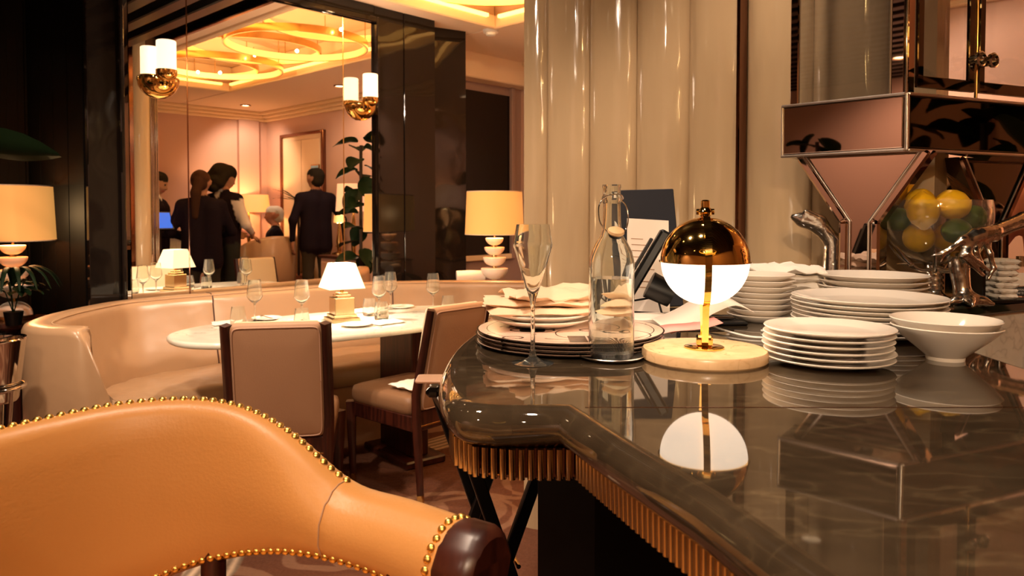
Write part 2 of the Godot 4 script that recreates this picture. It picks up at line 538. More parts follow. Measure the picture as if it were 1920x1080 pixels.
func structure():
	wall_box("floor", -4.0, 6.0, -0.1, 0.0, -6.0, 3.0, M["carpet"])
	# dark slatted canopy over the bar
	var c = wall_box("ceiling", -4.0, 2.42, 2.74, 2.84, -6.0, 3.0, M["black slat"])
	var x = -3.9
	while x < 2.28:
		panel_part("slat", c, x, x + 0.10, 2.64, 2.74, -4.2, 2.9, M["black slat"], 0.008)
		x += 0.19
	panel_part("slat_border", c, 2.385, 2.42, 2.63, 2.74, -4.2, 2.9, M["bronze trim"], 0.006)
	# lounge ceiling: flat border round a raised tray
	var l = wall_box("ceiling_001", 2.42, 6.0, 3.0, 3.1, -6.0, 3.0, M["ceiling paint"])
	for b in [[2.42, 2.68, -6.0, 3.0], [4.1, 6.0, -6.0, 3.0], [2.68, 4.1, -6.0, -4.05], [2.68, 4.1, -0.05, 3.0]]:
		panel_part("border", l, b[0], b[1], 2.72, 3.0, b[2], b[3], M["ceiling paint"], 0.012)
	# cornice steps where the lounge walls meet the ceiling, and round the tray
	for k in 3:
		panel_part("cornice_step", l, 5.34 - 0.06 * k, 5.40, 2.60 + 0.04 * k, 2.64 + 0.04 * k, -4.9, 1.55, M["cream plaster"], 0.008)
		panel_part("cornice_step", l, 2.4, 5.40, 2.60 + 0.04 * k, 2.64 + 0.04 * k, 1.49 - 0.06 * k, 1.55, M["cream plaster"], 0.008)
	for b in [[2.68, 2.73, -4.05, -0.05], [4.05, 4.1, -4.05, -0.05], [2.73, 4.05, -4.05, -4.0], [2.73, 4.05, -0.10, -0.05]]:
		panel_part("tray_lip", l, b[0], b[1], 2.70, 2.80, b[2], b[3], M["cream plaster"], 0.008)
	# walls
	var back = wall_box("wall_back", -4.0, 1.28, 0.0, 2.84, -5.45, -5.3, M["black lacquer"])
	for k in 12:
		panel_part("panel", back, 1.27 - 0.42 * (k + 1), 1.27 - 0.42 * k - 0.008, 0.1, 2.74, -5.3, -5.28, M["black lacquer"])
	var pier = wall_box("wall_pier", 1.30, 3.64, 0.0, 2.74, -5.4, -4.27, M["black lacquer"])
	panel_part("panel", pier, 1.285, 1.465, 0.1, 2.74, -4.27, -4.225, M["black lacquer"])
	panel_part("panel", pier, 1.467, 3.084, 2.625, 2.74, -4.27, -4.215, M["black lacquer"])
	panel_part("panel", pier, 1.467, 3.084, 0.1, 0.80, -4.27, -4.225, M["black lacquer"])
	panel_part("panel", pier, 3.088, 3.345, 0.1, 2.74, -4.27, -4.225, M["black lacquer"])
	panel_part("panel", pier, 3.35, 3.64, 0.1, 2.74, -4.27, -4.225, M["black lacquer"])
	for k in 4:
		panel_part("side_panel", pier, 1.28, 1.30, 0.1, 2.74, -5.3 + 0.258 * k, -5.3 + 0.258 * (k + 1) - 0.006, M["matte black"])
	# the canted face that ends the pier
	var mb = MB.new()
	var p0 = rm(3.64, 0, -4.40); var p1 = rm(4.02, 0, -4.30); var p2 = rm(4.02, 0, -4.9); var p3 = rm(3.64, 0, -4.9)
	mb.slab(PackedVector2Array([Vector2(p0.x, p0.z), Vector2(p1.x, p1.z), Vector2(p2.x, p2.z), Vector2(p3.x, p3.z)]), 0.0, 2.84, 0.003)
	struct("wall_cant", mb, M["black lacquer"])
	# lounge end wall with its dark window
	var e = wall_box("wall_end", 4.0, 6.0, 0.0, 3.0, -5.2, -4.98, M["mauve plaster"])
	panel_part("bulkhead", e, 4.0, 5.6, 2.50, 2.74, -4.98, -4.80, M["ceiling paint"], 0.01)
	var w = wall_box("window_1", 4.34, 5.22, 0.9, 2.42, -4.98, -4.965, M["night glass"])
	panel_part("window_frame", w, 4.27, 4.34, 0.85, 2.5, -4.98, -4.93, M["cream plaster"], 0.006)
	panel_part("window_frame", w, 5.22, 5.27, 0.85, 2.5, -4.98, -4.93, M["mauve plaster"], 0.006)
	panel_part("window_frame", w, 4.34, 5.22, 0.85, 0.9, -4.98, -4.93, M["cream plaster"], 0.006)
	wall_box("wall_right", 5.40, 5.55, 0.0, 3.0, -5.2, 1.7, M["pink plaster"])
	wall_box("wall_far", 2.2, 5.55, 0.0, 3.0, 1.55, 1.7, M["pink plaster"])
	# the part of the bar that lies behind the camera
	wall_box("wall_front", -4.0, 2.3, 0.0, 2.84, 2.85, 3.0, M["pink plaster"])
	wall_box("wall_left", -4.0, -3.85, 0.0, 2.84, -5.4, 2.9, M["pink plaster"])
	wall_box("wall_corner", 2.2, 2.35, 0.0, 3.0, 1.7, 3.0, M["pink plaster"])
	# shallow pilasters on the pink far wall
	var pl = wall_box("trim_1", 4.95, 5.25, 0.0, 2.6, 1.49, 1.55, M["pink plaster"])
	panel_part("pilaster", pl, 3.6, 3.85, 0.0, 2.6, 1.49, 1.55, M["pink plaster"], 0.01)
	# smoke detector
	var s = thing("smoke_detector", "round white smoke detector on the cream ceiling beyond the lamp", "detector", rm(4.12, 2.72, -4.12))
	var sm = MB.new()
	sm.lathe([Vector2(0.001, -0.045), Vector2(0.035, -0.042), Vector2(0.042, -0.025), Vector2(0.058, -0.022), Vector2(0.062, 0.0), Vector2(0.001, 0.0)], 24)
	part("body", sm, M["white plastic"], s)

func ceiling_lights():
	var k = "small round downlight in the dark slatted ceiling "
	downlight(0.55, -0.55, 2.64, V(0.75, 1.06, -1.15), 1.0, 44, k + "above the stacked plates")
	downlight(1.5, -0.9, 2.64, V(0.55, 1.3, -2.2), 1.3, 46, k + "above the fluted wall")
	downlight(0.30, -1.15, 2.64, V(-0.45, 1.0, -0.8), 2.2, 42, k + "above the orange bar stool")
	downlight(1.55, -2.9, 2.64, V(-1.0, 0.75, -3.5), 2.8, 50, k + "above the marble dining table")
	downlight(0.2, -2.9, 2.64, V(-1.6, 0.6, -3.2), 2.6, 50, k + "nearest the curved banquette arm")
	downlight(-1.6, -0.6, 2.64, V(-1.4, 0.0, 0.9), 3.5, 60, k + "behind the orange bar stool")
	downlight(-2.8, -2.4, 2.64, rm(-3.85, 1.2, -2.4), 2.6, 62, k + "beside the pink wall")
	downlight(0.05, -1.75, 2.64, V(-0.75, 0.55, -3.2), 4.6, 46, k + "in front of the two dining chairs")
	downlight(-1.1, 0.9, 2.64, V(0.4, 1.1, -1.6), 4.2, 50, k + "behind the photographer")
	# glowing rings linked in a chain under the lounge tray
	var spots = [[-3.39, 2.81, 3.0, 3.38], [-2.72, 2.74, 3.0, 3.38], [-1.98, 2.81, 3.0, 3.38], [-1.28, 2.74, 3.0, 3.38], [-0.78, 2.81, 3.0, 3.38], [0.55, 2.50, 2.74, -1.15], [1.15, 2.43, 2.74, -0.65], [1.75, 2.50, 2.74, -1.2]]
	for i in spots.size():
		var t = thing("ring_light", ["large golden ring light nearest the dark pier in the ceiling chain", "second golden ring light of the ceiling chain counted from the dark pier", "middle golden ring light of the ceiling chain", "fourth golden ring light of the ceiling chain counted from the dark pier", "golden ring light farthest from the dark pier", "golden ring light above the orange stool", "golden ring light behind the photographer", "golden ring light deepest in the bar"][i], "ceiling light", rm(spots[i][3], spots[i][1], spots[i][0]), 0.0, "golden ring lights")
		var mb = MB.new()
		var r = 0.60
		mb.lathe([Vector2(r - 0.012, -0.03), Vector2(r, -0.03), Vector2(r, 0.03), Vector2(r - 0.012, 0.03)], 64)
		part("band", mb, M["brass"], t)
		mb = MB.new()
		mb.lathe([Vector2(r - 0.026, -0.028), Vector2(r - 0.013, -0.028), Vector2(r - 0.013, 0.028), Vector2(r - 0.026, 0.028), Vector2(r - 0.026, -0.028)], 64)
		part("light_strip", mb, M["ring light"], t)
		for q in 3:
			mb = MB.new()
			var d = Vector3(cos(q * TAU / 3 + 0.4), 0, sin(q * TAU / 3 + 0.4)) * (r - 0.006)
			mb.tube([d + V(0, 0.03, 0), d + V(0, spots[i][2] - spots[i][1], 0)], 0.004, 6)
			part("hanger", mb, M["brass"], t)
		omni(V(0, -0.06, 0), Color(1, 0.80, 0.50), 0.34 if i < 5 else 0.5, 0.012, t)
	# cove strips hidden behind the tray lip
	for b in [[2.735, 2.765, -3.95, -0.15], [4.02, 4.05, -3.95, -0.15], [2.9, 3.95, -4.0, -3.97], [2.9, 3.95, -0.13, -0.10]]:
		var t = thing("cove_light", ["warm cove light strip along the bar side of the ceiling tray", "warm cove light strip along the door side of the ceiling tray", "warm cove light strip at the mirror end of the ceiling tray", "warm cove light strip at the pink wall end of the ceiling tray"][used.get("cove_light", 0)], "cove light")
		panel_part("light_strip", t, b[0], b[1], 2.765, 2.79, b[2], b[3], M["cove light"], 0.002)

# ---------------------------------------------------------------- mirror and wall lamps
func wall_mirror():
	var t = thing("wall_mirror", "tall three-pane wall mirror in a black frame above the banquette", "mirror")
	var y0 = 0.80; var y1 = 2.60
	for b in [[1.49, 1.796], [1.804, 2.83], [2.838, 3.062]]:
		var mb = MB.new()
		mb.box(rt((b[0] + b[1]) / 2.0, (y0 + y1) / 2.0, -4.2315), Vector3(b[1] - b[0], y1 - y0, 0.017), 0.0)
		part("mirror_pane", mb, M["mirror"], t)
	# bevelled strips down the outer sides
	for b in [[1.4725, -0.10], [3.0735, 0.10]]:
		var mb = MB.new()
		mb.box(rt(b[0], (y0 + y1) / 2.0, -4.229, b[1]), Vector3(0.03, y1 - y0, 0.01), 0.002)
		part("bevel_strip", mb, M["mirror"], t)
	panel_part("frame_side", t, 1.435, 1.458, y0, 2.64, -4.224, -4.190, M["black lacquer"], 0.006)
	panel_part("frame_side", t, 3.088, 3.112, y0, 2.64, -4.224, -4.190, M["black lacquer"], 0.006)
	panel_part("frame_top", t, 1.458, 3.088, 2.60, 2.64, -4.214, -4.190, M["black lacquer"], 0.006)
	panel_part("joint", t, 1.796, 1.804, y0, y1, -4.236, -4.2225, M["bronze trim"], 0.001)
	panel_part("joint", t, 2.83, 2.838, y0, y1, -4.236, -4.2225, M["brass"], 0.001)
	for s in [[1.642, 2.03, "gold half-bowl wall lamp with a white glass shade on the left mirror pane"], [2.972, 2.03, "gold half-bowl wall lamp with a white glass shade on the right mirror pane"]]:
		var o = thing("wall_lamp", s[2], "wall lamp", rm(s[0], s[1], -4.223), TURN, "gold wall lamps on the mirror")
		# half bowl flush with the glass; the mirror completes it
		var mb = MB.new()
		var rows = []
		for p in [Vector2(0.001, -0.108), Vector2(0.034, -0.103), Vector2(0.062, -0.089), Vector2(0.086, -0.066), Vector2(0.102, -0.036), Vector2(0.108, 0.0), Vector2(0.106, 0.006), Vector2(0.098, 0.006), Vector2(0.09, -0.004), Vector2(0.001, -0.006)]:
			var row = PackedVector3Array()
			for k in 25: row.append(V(cos(PI * k / 24.0) * p.x, p.y, sin(PI * k / 24.0) * p.x + 0.001))
			rows.append(row)
		mb.grid(rows)
		part("bowl", mb, M["gold"], o)
		mb = MB.new()
		mb.lathe([Vector2(0.012, -0.03), Vector2(0.045, -0.012), Vector2(0.054, 0.006), Vector2(0.054, 0.030), Vector2(0.048, 0.030), Vector2(0.048, 0.01), Vector2(0.012, 0.004)], 28, at(0.0, 0.006, 0.112))
		part("shade_cup", mb, M["gold"], o)
		mb = MB.new()
		mb.lathe([Vector2(0.001, 0.0), Vector2(0.050, 0.0), Vector2(0.050, 0.168), Vector2(0.046, 0.172), Vector2(0.042, 0.168), Vector2(0.042, 0.02), Vector2(0.001, 0.02)], 28, at(0.0, 0.02, 0.112))
		part("glass_shade", mb, M["sconce shade"], o)
		omni(V(0.0, 0.11, 0.112), WARM, 0.16, 0.03, o)

# ---------------------------------------------------------------- fluted cream wall
func fluted_wall():
	var a0 = 2.29
	var core = wall_box("wall_fluted", a0, 2.42, 0.0, 2.74, -2.01, -0.56, M["cream lacquer"])
	var pitch = 0.212
	var n = -1.955 - pitch
	for k in 7:
		var lo = maxf(n + pitch * k, -2.045)
		var hi = minf(n + pitch * (k + 1), -0.545)
		var mid = n + pitch * (k + 0.5)
		var rows = [PackedVector3Array(), PackedVector3Array()]
		var steps = 18
		for j in steps + 1:
			var q = lo + (hi - lo) * j / steps
			var u = clampf((q - mid) / (pitch * 0.5), -1, 1)
			var d = 0.055 * sqrt(maxf(0.0, 1.0 - u * u * 0.985))
			for i in 2: rows[i].append(rm(a0 - d, [0.0, 2.74][i], q))
		for i in 2:
			rows[i].append(rm(a0 + 0.002, [0.0, 2.74][i], hi)); 
			rows[i].insert(0, rm(a0 + 0.002, [0.0, 2.74][i], lo))
		var mb = MB.new()
		mb.grid(rows, false)
		part("flute", mb, M["cream lacquer"], core, true)
	# rounded flute on the end that faces the mirror
	var mb2 = MB.new()
	var rr = [PackedVector3Array(), PackedVector3Array()]
	for j in 19:
		var t = PI * j / 18.0
		for i in 2: rr[i].append(rm(a0 + 0.065 - cos(t) * 0.068, [0.0, 2.74][i], -2.012 - sin(t) * 0.045))
	mb2.grid(rr)
	part("flute", mb2, M["cream lacquer"], core)
	# bronze strip in one of the valleys
	panel_part("bronze_strip", core, a0 - 0.075, a0 - 0.02, 0.0, 2.74, -1.955 + pitch * 4 - 0.006, -1.955 + pitch * 4 + 0.006, M["bronze trim"], 0.003)
	panel_part("bronze_strip", core, a0 - 0.045, a0, 0.0, 2.74, -2.050, -2.040, M["bronze trim"], 0.003)
	# slim chrome rods screening the lounge side of the pier
	var sc = thing("rod_screen", "screen of slim bright chrome rods beside the fluted pier, seen in the mirror", "screen")
	for k in 6:
		var rod = MB.new()
		var b0 = rm(2.50 + 0.028 * (k % 2), 0, -1.93 + 0.035 * k)
		rod.tube([b0 + V(0, 0.02, 0), b0 + V(0, 2.3, 0)], 0.011, 10)
		part("rod", rod, M["chrome"], sc)
	panel_part("foot", sc, 2.47, 2.56, 0.0, 0.03, -1.97, -1.72, M["chrome"], 0.004)
	panel_part("head", sc, 2.47, 2.56, 2.29, 2.33, -1.97, -1.72, M["chrome"], 0.004)
	# a narrow strip of smoked mirror on the lounge side
	panel_part("mirror_strip", core, 2.42, 2.435, 0.3, 2.6, -2.03, -1.2, M["mirror"], 0.004)

# ---------------------------------------------------------------- bar counter
func counter():
	var t = thing("bar_counter", "dark polished marble bar counter with a rounded edge and ribbed brass apron", "counter")
	var left = [Vector2(-0.02, -0.892), Vector2(-0.07, -0.915), Vector2(-0.098, -1.0), Vector2(-0.111, -1.136), Vector2(-0.107, -1.318), Vector2(-0.088, -1.46), Vector2(-0.06, -1.60), Vector2(-0.015, -1.78), Vector2(0.06, -1.99), Vector2(0.17, -2.24)]
	var poly = PackedVector2Array()
	for p in [Vector2(0.34, 0.05), Vector2(0.262, -0.215), Vector2(0.19, -0.482), Vector2(0.153, -0.62), Vector2(0.10, -0.765), Vector2(0.056, -0.894)]: poly.append(p)
	for p in catmull(left, 5): poly.append(p)
	for p in [rm(2.225, 0, -1.60), rm(2.225, 0, -0.62)]: poly.append(Vector2(p.x, p.z))
	for p in [Vector2(1.035, -1.80), Vector2(1.0, -1.66), Vector2(0.955, -1.54), Vector2(0.87, -1.40), Vector2(0.815, -1.29), Vector2(0.81, -1.16), Vector2(0.81, 0.05)]: poly.append(p)
	var mb = MB.new()
	mb.slab(poly, CT - 0.052, CT, 0.026, Transform3D(), true)
	part("top", mb, M["dark marble"], t)
	# green-black slab of the back counter
	poly = PackedVector2Array([Vector2(1.055, -1.825), Vector2(1.10, -1.858), Vector2(1.392, -2.004), Vector2(2.1, -2.34), Vector2(2.1, -2.78), Vector2(1.36, -2.42), Vector2(1.335, -2.13), Vector2(1.19, -1.99), Vector2(1.105, -2.01)])
	mb = MB.new()
	mb.slab(poly, CT - 0.030, CT, 0.006)
	part("back_top", mb, M["green marble"], t)
	# thin joint between two slabs of marble
	mb = MB.new()
	mb.box(at(0.44, CT + 0.0002, -0.905), Vector3(0.70, 0.0008, 0.0010))
	part("joint", mb, M["bronze trim"], t)
	# ribbed metal apron under the overhang: each rib is a part
	var rib = MB.new()
	rib.lathe([Vector2(0.0045, -0.019), Vector2(0.0045, 0.019)], 12)
	rib.fan([V(0.0045, -0.019, 0), V(0, -0.019, 0.0045), V(-0.0045, -0.019, 0), V(0, -0.019, -0.0045)])
	var rib_mesh = rib.mesh()
	var line = [Vector2(0.36, 0.02), Vector2(0.29, -0.215), Vector2(0.215, -0.482), Vector2(0.178, -0.62), Vector2(0.128, -0.765), Vector2(0.082, -0.906), Vector2(0.0, -0.906), Vector2(-0.045, -0.918), Vector2(-0.072, -0.96), Vector2(-0.085, -1.03)]
	var path = []
	for i in line.size() - 1:
		var len = line[i].distance_to(line[i + 1])
		var n = int(len / 0.0105)
		for k in n: path.append(line[i].lerp(line[i + 1], float(k) / n))
	for p in path:
		var o = part("apron_rib", rib_mesh, M["pale brass"], t)
		o.position = V(p.x, CT - 0.071, p.y)
	var strip = MB.new()
	var inner = PackedVector2Array()
	for p in [Vector2(0.375, 0.02), Vector2(0.30, -0.215), Vector2(0.226, -0.482), Vector2(0.19, -0.62), Vector2(0.14, -0.765), Vector2(0.092, -0.915), Vector2(0.0, -0.915), Vector2(-0.038, -0.926), Vector2(-0.062, -0.965), Vector2(-0.075, -1.136), Vector2(-0.07, -1.318), Vector2(-0.02, -1.60), Vector2(0.09, -1.97), Vector2(0.21, -2.22), Vector2(0.5, -2.4), Vector2(0.78, -1.25), Vector2(0.78, 0.02)]: inner.append(p)
	strip.slab(inner, CT - 0.092, CT - 0.052, 0.002)
	part("apron_band", strip, M["bronze trim"], t)
	# dark body set back under the top
	mb = MB.new()
	mb.slab(PackedVector2Array([Vector2(0.50, 0.02), Vector2(0.36, -0.48), Vector2(0.27, -0.90), Vector2(0.13, -1.15), Vector2(0.05, -1.4), Vector2(0.06, -1.7), Vector2(0.3, -2.2), Vector2(0.55, -2.3), Vector2(0.74, -1.3), Vector2(0.74, 0.02)]), 0.0, CT - 0.092, 0.004)
	part("body", mb, M["matte black"], t)
	# back counter front, cream marble under the green-black slab
	mb = MB.new()
	var q = PackedVector2Array([Vector2(1.10, -1.88), Vector2(1.40, -2.03), Vector2(2.08, -2.36), Vector2(2.05, -2.7), Vector2(1.38, -2.38), Vector2(1.35, -2.14), Vector2(1.2, -2.0)])
	mb.slab(q, 0.0, CT - 0.031, 0.003)
	part("back_front", mb, M["white marble"], t)
	mb = MB.new()
	mb.slab(PackedVector2Array([Vector2(0.79, 0.0), Vector2(0.795, -1.30), Vector2(0.765, -1.30), Vector2(0.765, 0.0)]), 0.0, CT - 0.053, 0.002)
	part("inner_panel", mb, M["cream marble"], t)

# ---------------------------------------------------------------- mirrored cabinet on the back counter
func beam(mb, p, q, w, d, r = 0.002):
	# bar between two points, w across in plan, d along the horizontal normal
	var dir = (q - p).normalized()
	var side = dir.cross(Vector3.UP)
	if side.length() < 0.1: side = Vector3.RIGHT
	side = side.normalized()
	var b = Basis(side, dir, side.cross(dir))
	mb.box(Transform3D(b, (p + q) / 2.0), Vector3(d, (q - p).length(), w), r)

func face_bar(mb, o, u, p, q, w, d, r = 0.002):
	# bar in the upright plane through o along u, from (u, y) p to q, w wide in the plane, d deep
	var n = u.cross(Vector3.UP).normalized()
	var P = o + u * p.x + Vector3.UP * p.y
	var Q = o + u * q.x + Vector3.UP * q.y
	var dir = (Q - P).normalized()
	var b = Basis(dir.cross(n).normalized(), dir, n)
	mb.box(Transform3D(b, (P + Q) / 2.0), Vector3(w, (Q - P).length(), d), r)

func vitrine():
	var C = V(0.979, 0, -1.85); var L = V(0.755, 0, -2.08); var Rr = V(1.86, 0, -2.235)
	var t = thing("mirrored_cabinet", "mirrored glass display cabinet on Y shaped legs standing on the back counter", "cabinet")
	var bl = rm(2.185, 0, -0.90); var b1 = rm(2.185, 0, -0.53); var b2 = rm(2.45, 0, -0.50)
	var poly = PackedVector2Array()
	for p in [C, L, bl, b1, b2, V(1.45, 0, -2.30), V(1.84, 0, -2.45), Rr]: poly.append(Vector2(p.x, p.z))
	var y0 = 1.455; var y1 = 1.594
	var core = MB.new()
	core.slab(poly, y0, y1, 0.004)
	part("box", core, M["smoked mirror"], t)
	var uL = (L - C).normalized(); var uR = (Rr - C).normalized()
	var out_l = uL.cross(Vector3.UP) ; if out_l.z < 0: out_l = -out_l
	var out_r = uR.cross(Vector3.UP) ; if out_r.z < 0: out_r = -out_r
	var lenL = C.distance_to(L); var lenR = C.distance_to(Rr)
	# mirror faces with thin bright rails
	var mb = MB.new()
	face_bar(mb, C + out_l * 0.003, uL, Vector2(lenL / 2, y0 + 0.006), Vector2(lenL / 2, y1 - 0.006), lenL - 0.012, 0.006)
	part("mirror_face", mb, M["bronze mirror"], t)
	mb = MB.new()
	face_bar(mb, C + out_r * 0.003, uR, Vector2(lenR / 2, y0 + 0.006), Vector2(lenR / 2, y1 - 0.006), lenR - 0.012, 0.006)
	part("mirror_face", mb, M["smoked mirror"], t)
	for y in [y0, y1]:
		mb = MB.new()
		face_bar(mb, C + out_l * 0.004, uL, Vector2(0, y), Vector2(lenL, y), 0.007, 0.012, 0.002)
		face_bar(mb, C + out_r * 0.004, uR, Vector2(0, y), Vector2(lenR, y), 0.007, 0.012, 0.002)
		part("rail", mb, M["satin chrome"], t)
	mb = MB.new()
	mb.tube([C + V(0, y0, 0.004), C + V(0, y1, 0.004)], 0.005, 8)
	mb.tube([L + V(0, y0, 0.002), L + V(0, y1, 0.002)], 0.004, 8)
	part("corner_rail", mb, M["satin chrome"], t)
	# upper case: posts, panes, doors with ring knobs
	var top = 2.36
	var ins = (out_l + out_r).normalized() * -0.012
	var Lc = L - uL * 0.03 - out_l * 0.012
	for w in [[Lc, uL, out_l, 0.0, 0.024], [C + ins, uL, out_l, 0.0, 0.032], [C + ins, uR, out_r, 0.0, 0.026]]:
		mb = MB.new()
		var base = w[0]
		face_bar(mb, base, w[1], Vector2(w[4] * (0.5 if w[0] != Lc else 0.0), y1), Vector2(w[4] * (0.5 if w[0] != Lc else 0.0), top), w[4], 0.014, 0.003)
		part("post", mb, M["bronze mirror"], t)
	mb = MB.new()
	mb.tube([C + ins * 0.4 + V(0, y1, 0), C + ins * 0.4 + V(0, top, 0)], 0.003, 8)
	part("corner_bead", mb, M["chrome"], t)
	mb = MB.new()
	face_bar(mb, C + ins, uL, Vector2(0.035, (y1 + top) / 2), Vector2(lenL - 0.045, (y1 + top) / 2), top - y1, 0.004, 0.0)
	part("glass_pane", mb, M["cabinet glass"], t)
	# doors on the right face
	var xs = [0.03, 0.245, 0.262, 0.56]
	for k in 2:
		var d0 = xs[k * 2]; var d1 = xs[k * 2 + 1]
		var door = MB.new()
		face_bar(door, C + ins, uR, Vector2((d0 + d1) / 2, y1 + 0.03), Vector2((d0 + d1) / 2, top), d1 - d0, 0.004, 0.0)
		var dn = part("door", door, M["cabinet glass"], t)
		for f in [[d0 + 0.012, 0.022], [d1 - 0.012, 0.022]]:
			mb = MB.new()
			face_bar(mb, C + ins + out_r * 0.006, uR, Vector2(f[0], y1 + 0.03), Vector2(f[0], top), f[1], 0.010, 0.002)
			part("stile", mb, M["smoked mirror"], dn)
		mb = MB.new()
		face_bar(mb, C + ins + out_r * 0.006, uR, Vector2(d0, y1 + 0.034), Vector2(d1, y1 + 0.034), 0.03, 0.010, 0.002)
		part("bottom_rail", mb, M["smoked mirror"], dn)
		var kx = (d1 - 0.014) if k == 0 else (d0 + 0.018)
		var kp = C + ins + uR * kx + Vector3.UP * 1.695
		mb = MB.new()
		var kb = Basis(uR, out_r, uR.cross(out_r))
		mb.lathe([Vector2(0.013, 0.012), Vector2(0.013, 0.030), Vector2(0.019, 0.031), Vector2(0.020, 0.038), Vector2(0.0155, 0.040), Vector2(0.0145, 0.031), Vector2(0.0005, 0.031)], 20, Transform3D(kb, kp))
		part("knob", mb, M["chrome"], dn)
	mb = MB.new()
	face_bar(mb, C + ins + out_r * 0.008, uR, Vector2(0.2535, y1), Vector2(0.2535, top), 0.005, 0.008, 0.001)
	part("meeting_bead", mb, M["brass"], t)
	# roof of the cabinet
	mb = MB.new()
	mb.slab(poly, top, top + 0.05, 0.004)
	part("cabinet_top", mb, M["smoked mirror"], t)
	# Y shaped legs
	y_leg(t, V(0.940, 0, -1.990), V(0.727, 0, 0.687), 0.172, 0.052, 1.275, y0, M["bronze mirror"], M["bronze mirror"])
	y_leg(t, V(1.395, 0, -2.17), V(0.923, 0, -0.384), 0.165, 0.052, 1.275, y0, M["smoked mirror"], M["bronze trim"])

func y_leg(t, o, u, wt, ws, ym, y1, face_m, rim_m):
	u = u.normalized()
	var n = u.cross(Vector3.UP).normalized()
	if n.z < 0: n = -n
	var pts = [Vector2(-wt, y1), Vector2(-ws, ym), Vector2(-ws, CT), Vector2(ws, CT), Vector2(ws, ym), Vector2(wt, y1)]
	var poly = PackedVector2Array()
	for p in pts: poly.append(p)
	var leg = MB.new()
	var rows = [PackedVector3Array(), PackedVector3Array()]
	for p in pts:
		rows[0].append(o + u * p.x + Vector3.UP * p.y - n * 0.035)
		rows[1].append(o + u * p.x + Vector3.UP * p.y + n * 0.02)
	leg.grid(rows, true, -1)
	for tr in [[0, 1, 4, 5], [1, 2, 3, 4]]:
		leg.quad(rows[1][tr[0]], rows[1][tr[1]], rows[1][tr[2]], rows[1][tr[3]])
		leg.quad(rows[0][tr[3]], rows[0][tr[2]], rows[0][tr[1]], rows[0][tr[0]])
	var l = part("leg", leg, face_m, t)
	# slanting rims along both edges
	for s in [-1.0, 1.0]:
		for q in [[Vector2(s * wt, y1), Vector2(s * ws, ym)], [Vector2(s * ws, ym), Vector2(s * ws, CT)]]:
			var mb = MB.new()
			face_bar(mb, o + n * 0.022, u, q[0] - Vector2(s * 0.012, 0), q[1] - Vector2(s * 0.012, 0), 0.024, 0.014, 0.006)
			part("rim", mb, rim_m, l)
			mb = MB.new()
			var a = o + n * 0.024 + u * (q[0].x - s * 0.028) + Vector3.UP * q[0].y
			var b = o + n * 0.024 + u * (q[1].x - s * 0.028) + Vector3.UP * q[1].y
			mb.tube([a, b], 0.003, 8)
			part("bead", mb, M["satin chrome"], l)

